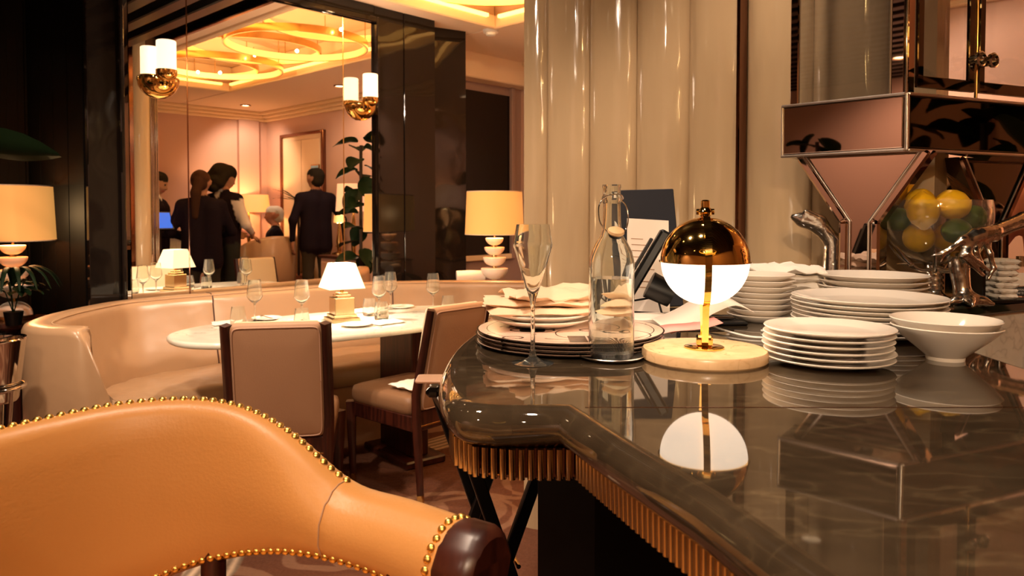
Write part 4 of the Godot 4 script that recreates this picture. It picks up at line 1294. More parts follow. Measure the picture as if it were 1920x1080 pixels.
func counter_things():
	var y = CT
	# globe lamp
	var l = thing("globe_lamp", "table lamp with a gold dome over a glowing white globe on a marble disc", "lamp", V(0.314, y, -1.205), -0.18)
	var mb = MB.new()
	mb.lathe([Vector2(0.001, 0), Vector2(0.098, 0.0), Vector2(0.1005, 0.003), Vector2(0.1005, 0.015), Vector2(0.098, 0.0185), Vector2(0.001, 0.0185)], 72)
	part("marble_base", mb, M["cream marble"], l)
	mb = MB.new()
	mb.lathe([Vector2(0.001, 0.0186), Vector2(0.032, 0.0186), Vector2(0.032, 0.021), Vector2(0.030, 0.022), Vector2(0.001, 0.022)], 40)
	part("foot_plate", mb, M["gold"], l)
	var gy = 0.160; var gr = 0.0712
	mb = MB.new()
	var prof = []
	for k in 17:
		var q = -PI / 2 + PI / 2 * k / 16.0
		prof.append(Vector2(maxf(0.0005, gr * 0.985 * cos(q)), gy + gr * 0.985 * sin(q)))
	mb.lathe(prof, 56)
	mb.lathe([Vector2(gr * 0.985, gy), Vector2(0.001, gy)], 56)
	part("globe_glass", mb, M["globe glow"], l)
	mb = MB.new()
	prof = []
	for k in 19:
		var q = PI / 2 * k / 18.0
		prof.append(Vector2(maxf(0.0005, gr * cos(q)), gy + 0.001 + gr * sin(q)))
	prof.push_front(Vector2(gr + 0.0022, gy + 0.001)); prof.push_front(Vector2(gr + 0.0022, gy - 0.001)); prof.push_front(Vector2(gr - 0.003, gy - 0.001))
	mb.lathe(prof, 64)
	part("dome", mb, M["gold"], l)
	# flat strap that runs round the globe, front and back
	mb = MB.new()
	var ring = []
	for side in [1.0, -1.0]:
		var pp = [V(0, 0.022, side * 0.012), V(0, 0.045, side * 0.010), V(0, 0.075, side * 0.026)] if side < 0 else [V(0, 0.022, 0.014), V(0, 0.05, 0.020)]
		for k in 15:
			var q = -1.15 + 2.72 * k / 14.0
			pp.append(V(0, gy + (gr + 0.0062) * sin(q), side * (gr + 0.0062) * cos(q)))
		var smooth_pp = catmull(pp, 3)
		var r0 = PackedVector3Array(); var rr0 = []
		for k in 4: rr0.append(PackedVector3Array())
		for i in smooth_pp.size():
			var d = (smooth_pp[mini(i + 1, smooth_pp.size() - 1)] - smooth_pp[maxi(i - 1, 0)]).normalized()
			var nn = d.cross(Vector3.RIGHT)
			for k in 4:
				rr0[k].append(smooth_pp[i] + Vector3.RIGHT * [-0.0052, 0.0052, 0.0052, -0.0052][k] + nn * [-0.0019, -0.0019, 0.0019, 0.0019][k])
		for k in 4: mb.grid([rr0[k], rr0[(k + 1) % 4]], false)
	part("strap", mb, M["gold"], l)
	mb = MB.new()
	mb.box(at(0, 0.031, 0.0), V(0.026, 0.018, 0.022), 0.003)
	part("clamp", mb, M["gold"], l)
	mb = MB.new()
	mb.lathe([Vector2(0.001, gy + 0.073), Vector2(0.010, gy + 0.074), Vector2(0.012, gy + 0.080), Vector2(0.009, gy + 0.086), Vector2(0.007, gy + 0.088), Vector2(0.007, gy + 0.098), Vector2(0.005, gy + 0.100), Vector2(0.001, gy + 0.1005)], 20)
	mb.tube([V(-0.014, gy + 0.081, 0), V(0.014, gy + 0.081, 0)], 0.005, 12)
	part("finial", mb, M["gold"], l)
	omni(V(0, gy - 0.03, 0), Color(1, 0.90, 0.76), 0.03, 0.04, l)

	# swing-top bottle with water on a steel coaster
	var cs = thing("coaster", "round steel coaster tray under the water bottle", "coaster", V(0.163, y, -1.211))
	mb = MB.new()
	mb.lathe([Vector2(0.001, 0.0), Vector2(0.040, 0.0), Vector2(0.050, 0.003), Vector2(0.054, 0.006), Vector2(0.053, 0.0072), Vector2(0.048, 0.0045), Vector2(0.040, 0.002), Vector2(0.001, 0.002)], 56)
	part("tray", mb, M["satin chrome"], cs)
	var b = thing("water_bottle", "clear glass swing-top bottle half full of water on the coaster", "bottle", V(0.163, y + 0.002, -1.211), 0.2)
	mb = MB.new()
	mb.lathe([Vector2(0.001, 0.006), Vector2(0.025, 0.003), Vector2(0.033, 0.0), Vector2(0.0365, 0.004), Vector2(0.0372, 0.012), Vector2(0.0372, 0.148), Vector2(0.0365, 0.160), Vector2(0.033, 0.174), Vector2(0.026, 0.188), Vector2(0.019, 0.199), Vector2(0.0155, 0.212), Vector2(0.0148, 0.225), Vector2(0.0140, 0.252), Vector2(0.0162, 0.255), Vector2(0.0165, 0.262), Vector2(0.0145, 0.266), Vector2(0.0142, 0.276), Vector2(0.0155, 0.279), Vector2(0.0150, 0.283), Vector2(0.0115, 0.283), Vector2(0.0112, 0.25), Vector2(0.0120, 0.225), Vector2(0.0130, 0.211), Vector2(0.0165, 0.198), Vector2(0.0235, 0.186), Vector2(0.0302, 0.172), Vector2(0.0337, 0.159), Vector2(0.0345, 0.148), Vector2(0.0345, 0.014), Vector2(0.0335, 0.010), Vector2(0.024, 0.009), Vector2(0.001, 0.012)], 48)
	part("glass_body", mb, M["bottle glass"], b)
	mb = MB.new()
	mb.lathe([Vector2(0.001, 0.0123), Vector2(0.024, 0.0093), Vector2(0.0332, 0.0103), Vector2(0.0342, 0.0143), Vector2(0.0342, 0.131), Vector2(0.001, 0.131)], 48)
	part("water", mb, M["water"], b)
	mb = MB.new()
	for s in [-1.0, 1.0]:
		mb.tube(catmull([V(s * 0.0165, 0.258, 0.0), V(s * 0.0235, 0.247, 0.004), V(s * 0.0245, 0.226, 0.010), V(s * 0.019, 0.212, 0.016), V(s * 0.012, 0.206, 0.019)], 5), 0.0011, 6)
	mb.tube(catmull([V(-0.0175, 0.259, 0.002), V(-0.012, 0.265, 0.014), V(0, 0.267, 0.018), V(0.012, 0.265, 0.014), V(0.0175, 0.259, 0.002), V(0.012, 0.256, -0.014), V(0, 0.255, -0.018), V(-0.012, 0.256, -0.014), V(-0.0175, 0.259, 0.002)], 4), 0.0011, 6, false)
	part("wire_bail", mb, M["chrome"], b)
	var sx = Transform3D(Basis(Vector3.RIGHT, 0.45), V(0, 0.206, 0.020))
	mb = MB.new()
	mb.lathe([Vector2(0.0005, -0.003), Vector2(0.011, -0.003), Vector2(0.0138, 0.0), Vector2(0.013, 0.004), Vector2(0.008, 0.0065), Vector2(0.0005, 0.007)], 24, sx)
	part("stopper", mb, M["ivory stopper"], b)
	mb = MB.new()
	mb.lathe([Vector2(0.0005, -0.0075), Vector2(0.0105, -0.0075), Vector2(0.0115, -0.003), Vector2(0.0005, -0.003)], 24, sx)
	part("rubber_seal", mb, M["rubber"], b)

	# tall stemmed glass
	var f = thing("stemmed_glass", "tall empty tulip shaped sparkling wine glass at the counter's rounded end", "glass", V(0.033, y, -1.172))
	mb = MB.new()
	mb.lathe([Vector2(0.0005, 0.0), Vector2(0.033, 0.0), Vector2(0.0335, 0.0013), Vector2(0.018, 0.0035), Vector2(0.007, 0.010), Vector2(0.0036, 0.024), Vector2(0.0032, 0.085), Vector2(0.0048, 0.102), Vector2(0.011, 0.120), Vector2(0.0215, 0.155), Vector2(0.0308, 0.186), Vector2(0.0312, 0.190), Vector2(0.0305, 0.194), Vector2(0.0260, 0.221), Vector2(0.0248, 0.221), Vector2(0.0293, 0.193), Vector2(0.0298, 0.190), Vector2(0.0294, 0.187), Vector2(0.0202, 0.155), Vector2(0.0097, 0.1215), Vector2(0.004, 0.113), Vector2(0.0005, 0.111)], 44)
	part("glass", mb, M["bottle glass"], f)

	# printed chargers with side plates and napkins on them
	var cpos = V(0.105, y, -1.365)
	var w = ordinals(4, "large printed charger plate", "of the stack beside the bottle")
	for k in 4:
		var t = thing("charger_plate", w[k], "plate", cpos + V(0.002 * (k % 2), 0.0068 * k, 0), 0.0, "printed charger plates")
		mb = MB.new()
		mb.lathe([Vector2(0.001, 0.0), Vector2(0.150, 0.0), Vector2(0.170, 0.0045), Vector2(0.172, 0.0060), Vector2(0.001, 0.0060)], 72)
		part("plate_body", mb, M["dark china"], t)
		mb = MB.new()
		disc(mb, 0.169, 0.0064)
		part("printed_face", mb, print_material(), t, false)
	var sp = V(0.055, y + 0.0275, -1.40)
	stack("dessert_plate", "", "", "plate", "plates on the printed chargers", plate_shape(0.098, 0.016, 0.6), M["china"], sp, 2, 0.010, ordinals(2, "white dessert plate", "of the pair on the printed chargers"))
	var nl = ["lowest", "middle", "topmost"]
	for k in 3:
		var t = thing("cloth_napkin", "cream folded cloth napkin, %s of the three on the printed chargers" % nl[k], "napkin", sp + V([0.022, 0.014, 0.034][k], 0.026 + 0.0135 * k, [0.01, 0.0, -0.006][k]), [0.14, 0.04, 0.30][k], "cream napkins on the chargers")
		part("cloth", cloth([0.25, 0.245, 0.21][k], [0.14, 0.13, 0.13][k], 0.012, 50 + k * 7, [0.006, 0.008, 0.014][k]), M["cream linen"], t)

	# plates in stacks
	stack("side_plate", "", "", "plate", "small white plates in a stack", plate_shape(0.0985, 0.0135, 0.66), M["china"], V(0.503, y, -1.175), 6, 0.0092, ordinals(6, "small white plate", "of the stack beside the globe lamp"))
	stack("dinner_plate", "", "", "plate", "large white plates in a stack", plate_shape(0.142, 0.017, 0.66), M["china"], V(0.700, y, -1.455), 8, 0.0085, ordinals(8, "large white dinner plate", "of the stack behind the small plates"))
	stack("soup_plate", "", "", "plate", "soup plates in the rear stack", plate_shape(0.121, 0.021, 0.55), M["china"], V(0.846, y, -1.735), 7, 0.0125, ordinals(7, "white soup plate", "of the rear stack before the mirrored leg"))
	stack("saucer", "", "", "saucer", "saucers in the tall stack", plate_shape(0.073, 0.017, 0.45), M["china"], V(0.553, y, -1.64), 8, 0.0125, ordinals(8, "small white saucer", "of the tall stack behind the globe lamp"))
	# bowls
	mb = MB.new()
	mb.lathe([Vector2(0.001, 0.003), Vector2(0.025, 0.0), Vector2(0.028, 0.0), Vector2(0.029, 0.006), Vector2(0.042, 0.018), Vector2(0.064, 0.036), Vector2(0.078, 0.051), Vector2(0.0815, 0.055), Vector2(0.080, 0.0565), Vector2(0.076, 0.052), Vector2(0.060, 0.037), Vector2(0.038, 0.020), Vector2(0.025, 0.010), Vector2(0.001, 0.008)], 64)
	stack("bowl", "", "", "bowl", "nested white bowls", mb, M["china"], V(0.707, y, -1.203), 2, 0.0115, ["white flared bowl, lower of the nested pair at the counter's right", "white flared bowl, upper of the nested pair at the counter's right"])
	# linen pile
	var wl = ordinals(6, "white folded linen napkin", "of the pile behind the saucers")
	for k in 6:
		var t = thing("linen_napkin", wl[k], "napkin", V(0.640 + rng.randf_range(-0.006, 0.006), y + 0.0185 * k, -1.80), 0.12 + rng.randf_range(-0.06, 0.06), "white linen napkins in a pile")
		part("cloth", cloth(0.19, 0.12, 0.016, 70 + k * 5, 0.006 + (0.012 if k == 5 else 0.0)), M["linen"], t)

	# navy folder leaning on the fluted wall with a sheet before it
	var fo = thing("menu_folder", "navy blue menu folder leaning upright behind the bottle", "folder", V(0.345, y, -1.86), 0.10)
	var lean = Basis(Vector3.RIGHT, -0.20)
	mb = MB.new()
	mb.box(Transform3D(lean * Basis(Vector3.BACK, 0.03), lean * V(0, 0.152, 0)), V(0.168, 0.304, 0.010), 0.002)
	part("cover", mb, M["navy cloth"], fo)
	mb = MB.new()
	mb.box(Transform3D(lean, lean * V(0.0, 0.152, 0.0055)), V(0.15, 0.003, 0.002), 0.0005)
	part("fold_line", mb, M["black plastic"], fo)
	mb = MB.new()
	mb.box(Transform3D(lean, lean * V(-0.068, 0.205, 0.0055)), V(0.010, 0.005, 0.001), 0.0003)
	part("small_mark", mb, M["chrome"], fo)
	var ms = thing("menu_sheet", "printed cream menu sheet leaning against the navy folder", "paper", V(0.335, y, -1.775), 0.12)
	mb = MB.new()
	mb.box(Transform3D(Basis(Vector3.RIGHT, -0.24) * Basis(Vector3.BACK, -0.06), Basis(Vector3.RIGHT, -0.24) * V(0, 0.115, 0)), V(0.105, 0.228, 0.001))
	part("sheet", mb, M["paper"], ms)
	for k in 9:
		mb = MB.new()
		mb.box(Transform3D(Basis(Vector3.RIGHT, -0.24) * Basis(Vector3.BACK, -0.06), Basis(Vector3.RIGHT, -0.24) * V(-0.024 + 0.006 * (k % 3), 0.18 - 0.015 * k, 0.0009)), V(0.030 + 0.012 * ((k * 7) % 3), 0.0016, 0.0004))
		part("print_line", mb, M["tan leather"], ms)

	# black card reader on its stand
	var cr = thing("card_reader", "black handheld card reader on a tilted stand behind the bottle", "card reader", V(0.298, y, -1.62), -0.12)
	mb = MB.new()
	mb.box(Transform3D(Basis(Vector3.BACK, -0.52), V(-0.005, 0.125, 0.0)), V(0.022, 0.172, 0.045), 0.005)
	part("body", mb, M["black plastic"], cr)
	mb = MB.new()
	mb.box(Transform3D(Basis(Vector3.BACK, -0.52), V(-0.017, 0.140, 0.0)), V(0.006, 0.10, 0.036), 0.002)
	part("keypad", mb, M["rubber"], cr)
	mb = MB.new()
	mb.tube([V(0.002, 0.082, 0.0), V(0.052, 0.058, 0.0)], [0.030, 0.027], 20)
	part("roll_cover", mb, M["black plastic"], cr)
	mb = MB.new()
	mb.tube([V(-0.035, 0.0, 0.02), V(-0.045, 0.045, 0.012), V(0.02, 0.055, 0.0), V(0.035, 0.0, 0.012)], 0.0028, 8)
	mb.tube([V(0.035, 0.003, 0.012), V(0.07, 0.003, -0.02)], 0.0028, 8)
	part("stand_wire", mb, M["black metal"], cr)

	# loose papers, pink slip, cable, pen tray
	var pa = thing("receipt_paper", "crumpled white receipt curling up behind the globe lamp", "paper", V(0.385, y, -1.47), 0.35)
	part("sheet", sheet(catmull([V(-0.10, 0.018, 0), V(-0.05, 0.035, 0.004), V(0.0, 0.055, 0), V(0.05, 0.065, -0.006), V(0.09, 0.05, 0)], 5), V(0, -0.25, 0.96).normalized(), 0.075), M["paper"], pa)
	var pk = thing("pink_slip", "pink order slip lying behind the globe lamp's marble base", "paper", V(0.318, y, -1.40), -0.1)
	part("sheet", sheet(catmull([V(-0.055, 0.014, 0.02), V(-0.02, 0.022, 0.012), V(0.03, 0.025, 0.0), V(0.075, 0.034, -0.02)], 5), V(0.2, -0.1, 0.97).normalized(), 0.05), M["pink paper"], pk)
	var bk = thing("notepad", "stack of white order pads beside the bottle under the card reader", "notepad", V(0.27, y, -1.56), 0.2)
	mb = MB.new()
	mb.box(at(0, 0.011, 0), V(0.13, 0.022, 0.09), 0.003)
	part("pages", mb, M["paper"], bk)
	var tr = thing("clip_tray", "flat black clip tray with pens behind the globe lamp", "tray", V(0.415, y, -1.60), 0.1)
	mb = MB.new()
	mb.box(at(0, 0.004, 0), V(0.16, 0.008, 0.10), 0.003)
	part("tray", mb, M["black plastic"], tr)
	for k in 3:
		mb = MB.new()
		mb.tube([V(-0.06, 0.013, -0.02 + 0.018 * k), V(0.06, 0.013, -0.01 + 0.014 * k)], 0.004, 8)
		part("pen", mb, [M["chrome"], M["black plastic"], M["chrome"]][k], tr)
	var cb = thing("white_cable", "thin white charging cable looping behind the globe lamp", "cable", V(0, y, 0))
	mb = MB.new()
	mb.tube(catmull([V(0.40, 0.010, -1.55), V(0.42, 0.006, -1.47), V(0.455, 0.003, -1.405), V(0.505, 0.003, -1.40), V(0.522, 0.003, -1.435), V(0.50, 0.003, -1.48)], 6), 0.0022, 8)
	part("cord", mb, M["white plastic"], cb)

	# small pad and bracket that stick out from the counter's end
	var pd = thing("bag_hook", "small pink leather pad on a black bracket at the counter's rounded end", "hook", V(-0.126, 0, -1.19))
	mb = MB.new()
	cushion(mb, at(-0.006, 1.031, 0.0), 0.045, 0.05, 0.005, 0.001)
	part("pad", mb, M["piping"], pd)
	mb = MB.new()
	mb.box(at(-0.001, 1.010, 0.0), V(0.024, 0.016, 0.024), 0.006)
	part("bracket", mb, M["black metal"], pd)
	mb = MB.new()
	mb.box(at(0.028, 1.014, 0.0), V(0.05, 0.010, 0.02), 0.003)
	part("arm", mb, M["black metal"], pd)

func disc(mb, r, y):
	for k in 72:
		var a = TAU * k / 72; var b = TAU * (k + 1) / 72
		mb.tri(V(0, y, 0), V(cos(a) * r, y, sin(a) * r), V(cos(b) * r, y, sin(b) * r))
		for q in [Vector2.ZERO, Vector2(cos(a), sin(a)), Vector2(cos(b), sin(b))]: mb.uv.append(q * 0.5 + Vector2(0.5, 0.5))

func print_material():
	# black line drawing of loose curves and one dark striped band on pale pink china
	if M.has("printed china"): return M["printed china"]
	var im = Image.create(512, 512, false, Image.FORMAT_RGB8)
	im.fill(Color(0.97, 0.83, 0.74))
	var ink = Color(0.07, 0.05, 0.05)
	var arcs = [[150, 300, 60, 34, 0.0, 6.3, 5], [150, 300, 22, 20, 0.0, 6.3, 26], [96, 420, 26, 18, 0.0, 6.3, 5], [150, 250, 90, 40, 3.3, 6.1, 4], [330, 300, 50, 30, 0.0, 6.3, 4], [330, 300, 20, 20, 0.0, 6.3, 9], [240, 360, 30, 60, 1.2, 4.8, 3], [250, 430, 70, 22, 0.2, 3.0, 4], [90, 380, 70, 40, 3.6, 6.0, 3], [400, 370, 60, 70, 4.0, 7.2, 3], [420, 220, 70, 60, 2.6, 5.8, 3], [256, 256, 232, 232, 0.0, 6.3, 2]]
	for a in arcs:
		var steps = 900
		for k in steps:
			var t = lerpf(a[4], a[5], float(k) / steps)
			var x = int(a[0] + cos(t) * a[2]); var y = int(a[1] + sin(t) * a[3])
			im.fill_rect(Rect2i(x - a[6] / 2, y - a[6] / 2, a[6], a[6]), ink)
	for k in 34:
		im.fill_rect(Rect2i(238 + k * 4, 396, 2, 96), ink)
	im.fill_rect(Rect2i(238, 396, 60, 96), Color(0.12, 0.09, 0.08))
	im.fill_rect(Rect2i(284, 396, 5, 96), Color(0.9, 0.78, 0.7))
	var m = mat("printed china", Color.WHITE, 0.15)
	m.albedo_texture = ImageTexture.create_from_image(im)
	return m

# ---------------------------------------------------------------- smooth bodies from tapered bones
func sdf(mb, bones, cell, k, coloured = true):
	var lo = Vector3(1e9, 1e9, 1e9); var hi = -lo
	for b in bones:
		var r = maxf(b[2], b[3]) + k * 0.5 + cell * 2.0
		var rv = V(r, r, r)
		lo = lo.min(b[0].min(b[1]) - rv); hi = hi.max(b[0].max(b[1]) + rv)
	var nx = int((hi.x - lo.x) / cell) + 2; var ny = int((hi.y - lo.y) / cell) + 2; var nz = int((hi.z - lo.z) / cell) + 2
	var F = PackedFloat32Array(); F.resize(nx * ny * nz); F.fill(1.0)
	var W = PackedFloat32Array(); W.resize(nx * ny * nz); W.fill(1.0)
	var I = PackedInt32Array(); I.resize(nx * ny * nz)
	for bi in bones.size():
		var b = bones[bi]
		var p0: Vector3 = b[0]; var ba: Vector3 = b[1] - b[0]
		var r0: float = b[2]; var dr: float = b[3] - b[2]
		var il = 1.0 / maxf(ba.length_squared(), 1e-9)
		var r = maxf(b[2], b[3]) + k + cell * 2.0
		var a = ((p0.min(b[1]) - V(r, r, r) - lo) / cell).floor(); var e = ((p0.max(b[1]) + V(r, r, r) - lo) / cell).ceil()
		for z in range(maxi(0, int(a.z)), mini(nz, int(e.z) + 1)):
			for y in range(maxi(0, int(a.y)), mini(ny, int(e.y) + 1)):
				var row = (z * ny + y) * nx
				var q = Vector3(lo.x, lo.y + y * cell, lo.z + z * cell) - p0
				for x in range(maxi(0, int(a.x)), mini(nx, int(e.x) + 1)):
					var p = q + Vector3(x * cell, 0, 0)
					var t = clampf(p.dot(ba) * il, 0.0, 1.0)
					var d = (p - ba * t).length() - r0 - dr * t
					var at_ = row + x
					if d < W[at_]:
						W[at_] = d; I[at_] = bi
					var f = F[at_]
					var h = maxf(k - absf(f - d), 0.0)
					F[at_] = minf(f, d) - h * h / (4.0 * k)
	var ids = {}
	var sx = 1; var sy = nx; var sz = nx * ny
	var corner = [0, sx, sy, sx + sy, sz, sx + sz, sy + sz, sx + sy + sz]
	var edges = [[0, 1], [2, 3], [4, 5], [6, 7], [0, 2], [1, 3], [4, 6], [5, 7], [0, 4], [1, 5], [2, 6], [3, 7]]
	for z in nz - 1:
		for y in ny - 1:
			var row = (z * ny + y) * nx
			for x in nx - 1:
				var c = row + x
				if F[c] > cell * 2.0 or F[c] < -cell * 2.0: continue
				var neg = 0
				for o in corner:
					if F[c + o] < 0.0: neg += 1
				if neg == 0 or neg == 8: continue
				var s = Vector3.ZERO; var n = 0
				for ed in edges:
					var fa = F[c + corner[ed[0]]]; var fb = F[c + corner[ed[1]]]
					if (fa < 0.0) != (fb < 0.0):
						var t = fa / (fa - fb)
						var va = Vector3(ed[0] & 1, (ed[0] >> 1) & 1, ed[0] >> 2); var vb = Vector3(ed[1] & 1, (ed[1] >> 1) & 1, ed[1] >> 2)
						s += va.lerp(vb, t); n += 1
				ids[c] = lo + (Vector3(x, y, z) + s / n) * cell
	var axes = [[sx, sy, sz], [sy, sz, sx], [sz, sx, sy]]
	var grp = mb.group()
	for c in ids:
		for ax in axes:
			var f0 = F[c]; var f1 = F[c + ax[0]]
			if (f0 < 0.0) == (f1 < 0.0): continue
			var q = [c, c - ax[1], c - ax[1] - ax[2], c - ax[2]]
			if not (ids.has(q[1]) and ids.has(q[2]) and ids.has(q[3])): continue
			var order = [0, 1, 2, 0, 2, 3] if f0 < 0.0 else [0, 2, 1, 0, 3, 2]
			for t in 2:
				mb.tri(ids[q[order[t * 3]]], ids[q[order[t * 3 + 1]]], ids[q[order[t * 3 + 2]]], grp)
			if coloured:
				for o in order: mb.col.append(bones[I[q[o]]][4])

func hand_bones(wrist, dir, palm, side, curl, c, s = 1.0):
	# palm and five fingers; palm is the way the palm faces, side +1 puts the thumb along dir x palm
	var ac = dir.cross(palm).normalized()
	var out = []
	for k in 4:
		out.append([wrist + ac * (-0.012 + 0.008 * k) * s, wrist + dir * 0.085 * s + ac * (-0.028 + 0.0187 * k) * s, 0.017 * s, 0.0125 * s, c])
	for k in 4:
		var kk = k if side < 0 else 3 - k
		var len = [0.072, 0.082, 0.077, 0.058][kk] * s
		var p = wrist + dir * 0.088 * s + ac * (-0.030 + 0.020 * k) * s
		var d = dir
		for j in 3:
			d = (d * cos(curl[j]) + palm * sin(curl[j])).normalized()
			var q = p + d * len * [0.46, 0.30, 0.24][j]
			out.append([p, q, 0.0092 * s * (1.0 - 0.08 * j), 0.0085 * s * (1.0 - 0.1 * j), c])
			p = q
			palm = palm
	var tp_ = wrist + dir * 0.025 * s + ac * side * 0.022 * s
	var td = (dir * 0.62 + ac * side * 0.65 + palm * 0.35).normalized()
	var t1 = tp_ + td * 0.045 * s
	var t2 = t1 + (td * 0.6 + dir * 0.6 + palm * 0.2).normalized() * 0.032 * s
	out.append([tp_, t1, 0.015 * s, 0.0105 * s, c]); out.append([t1, t2, 0.0105 * s, 0.009 * s, c])
	return out

func person(label, pos, turn, o):
	var t = thing("person", label, "person", pos, turn)
	var c = {"skin": Color(0.36, 0.19, 0.12), "top": Color(0.012, 0.011, 0.012), "legs": Color(0.03, 0.028, 0.026), "hair": Color(0.018, 0.012, 0.009), "shoe": Color(0.01, 0.01, 0.01), "shirt": Color(0.75, 0.72, 0.68), "sleeve": null, "eye": Color(0.03, 0.02, 0.02)}
	for k in o.get("colours", {}): c[k] = o.colours[k]
	var sl = c.sleeve if c.sleeve != null else c.top
	var hgt = o.get("height", 1.75) / 1.75
	var drop = o.get("drop", 0.0)       # how far a seated body is lowered
	var tor = V(0, -drop, 0)
	var body = []
	var hips = o.get("hip_half", 0.09)
	var j = {"kneeL": V(-0.10, 0.50, -0.015), "kneeR": V(0.10, 0.50, -0.015), "footL": V(-0.10, 0.09, 0.02), "footR": V(0.10, 0.09, 0.02), "elbowL": V(-0.27, 1.17, 0.03), "elbowR": V(0.27, 1.17, 0.03), "wristL": V(-0.29, 0.93, -0.03), "wristR": V(0.29, 0.93, -0.03)}
	for k in o.get("joints", {}): j[k] = o.joints[k]
	var sh = o.get("shoulder", 0.175)
	for s in [-1.0, 1.0]:
		var n = "L" if s < 0 else "R"
		body.append([V(s * hips, 0.93, 0) + tor, j["knee" + n], 0.092, 0.062, c.legs])
		body.append([j["knee" + n], j["foot" + n], 0.060, 0.043, c.legs])
		body.append([j["foot" + n] + V(0, -0.045, 0.03), j["foot" + n] + V(s * 0.015, -0.055, -0.15), 0.040, 0.034, c.shoe])
		body.append([V(s * 0.065, 1.00, 0) + tor, V(s * 0.085, 1.36, 0.0) + tor, 0.115, 0.118, c.top])
		if o.get("jacket", false): body.append([V(s * 0.075, 0.86, 0.0) + tor, V(s * 0.07, 1.05, 0) + tor, 0.125, 0.115, c.top])
		body.append([V(s * 0.05, 1.44, 0.01) + tor, V(s * sh, 1.415, 0.0) + tor, 0.06, 0.065, c.top])
		body.append([V(s * sh, 1.405, 0.0) + tor, j["elbow" + n], 0.060, 0.046, sl])
		body.append([j["elbow" + n], j["wrist" + n], 0.045, 0.032, sl])
	body.append([V(0, 1.45, 0.015) + tor, V(0, 1.56, -0.005) + tor, 0.055, 0.05, c.skin])
	body.append([V(0, 1.455, 0.015) + tor, V(0, 1.475, 0.010) + tor, 0.064, 0.060, c.shirt])
	var mb = MB.new()
	sdf(mb, body, 0.019, 0.035)
	# head
	var h0 = V(0, 1.635, -0.005) + tor
	var hb = Basis(Vector3.UP, o.get("look", 0.0)) * Basis(Vector3.RIGHT, o.get("nod", 0.0))
	var head = [[V(0, 0.02, 0.022), V(0, 0.015, -0.028), 0.090, 0.082, c.skin], [V(0, -0.055, -0.045), V(0, -0.02, -0.05), 0.052, 0.066, c.skin], [V(0, 0.005, -0.105), V(0, -0.022, -0.118), 0.010, 0.014, c.skin], [V(-0.026, -0.055, -0.092), V(0.026, -0.055, -0.092), 0.010, 0.010, Color(0.35, 0.12, 0.09)], [V(0, -0.10, 0.0), V(0, -0.04, -0.01), 0.052, 0.055, c.skin]]
	for s in [-1.0, 1.0]:
		head.append([V(s * 0.088, -0.005, 0.005), V(s * 0.090, 0.02, 0.012), 0.013, 0.016, c.skin])
		head.append([V(s * 0.033, 0.012, -0.094), V(s * 0.030, 0.012, -0.096), 0.011, 0.011, c.eye])
	for q in o.get("hair", [[V(0, 0.045, 0.03), V(0, 0.055, -0.03), 0.090, 0.078], [V(0, -0.02, 0.05), V(0, 0.03, 0.04), 0.072, 0.085]]):
		head.append([q[0], q[1], q[2], q[3], c.hair])
	var placed = []
	for q in head: placed.append([h0 + hb * q[0], h0 + hb * q[1], q[2], q[3], q[4]])
	sdf(mb, placed, 0.010, 0.014)
	for s in [-1.0, 1.0]:
		var n = "L" if s < 0 else "R"
		var d = (j["wrist" + n] - j["elbow" + n]).normalized()
		var palm = o.get("palm" + n, V(-s, 0, 0))
		palm = (palm - d * palm.dot(d)).normalized()
		var fwd = V(0, 0, -1)
		var th = signf(d.cross(palm).dot(fwd))
		sdf(mb, hand_bones(j["wrist" + n] + d * 0.02, d, palm, th if th != 0.0 else 1.0, [0.25, 0.35, 0.3], c.skin), 0.0065, 0.008)
	if hgt != 1.0:
		for i in mb.v.size(): mb.v[i] *= hgt
	part("body", mb, M["body"], t)
	return t

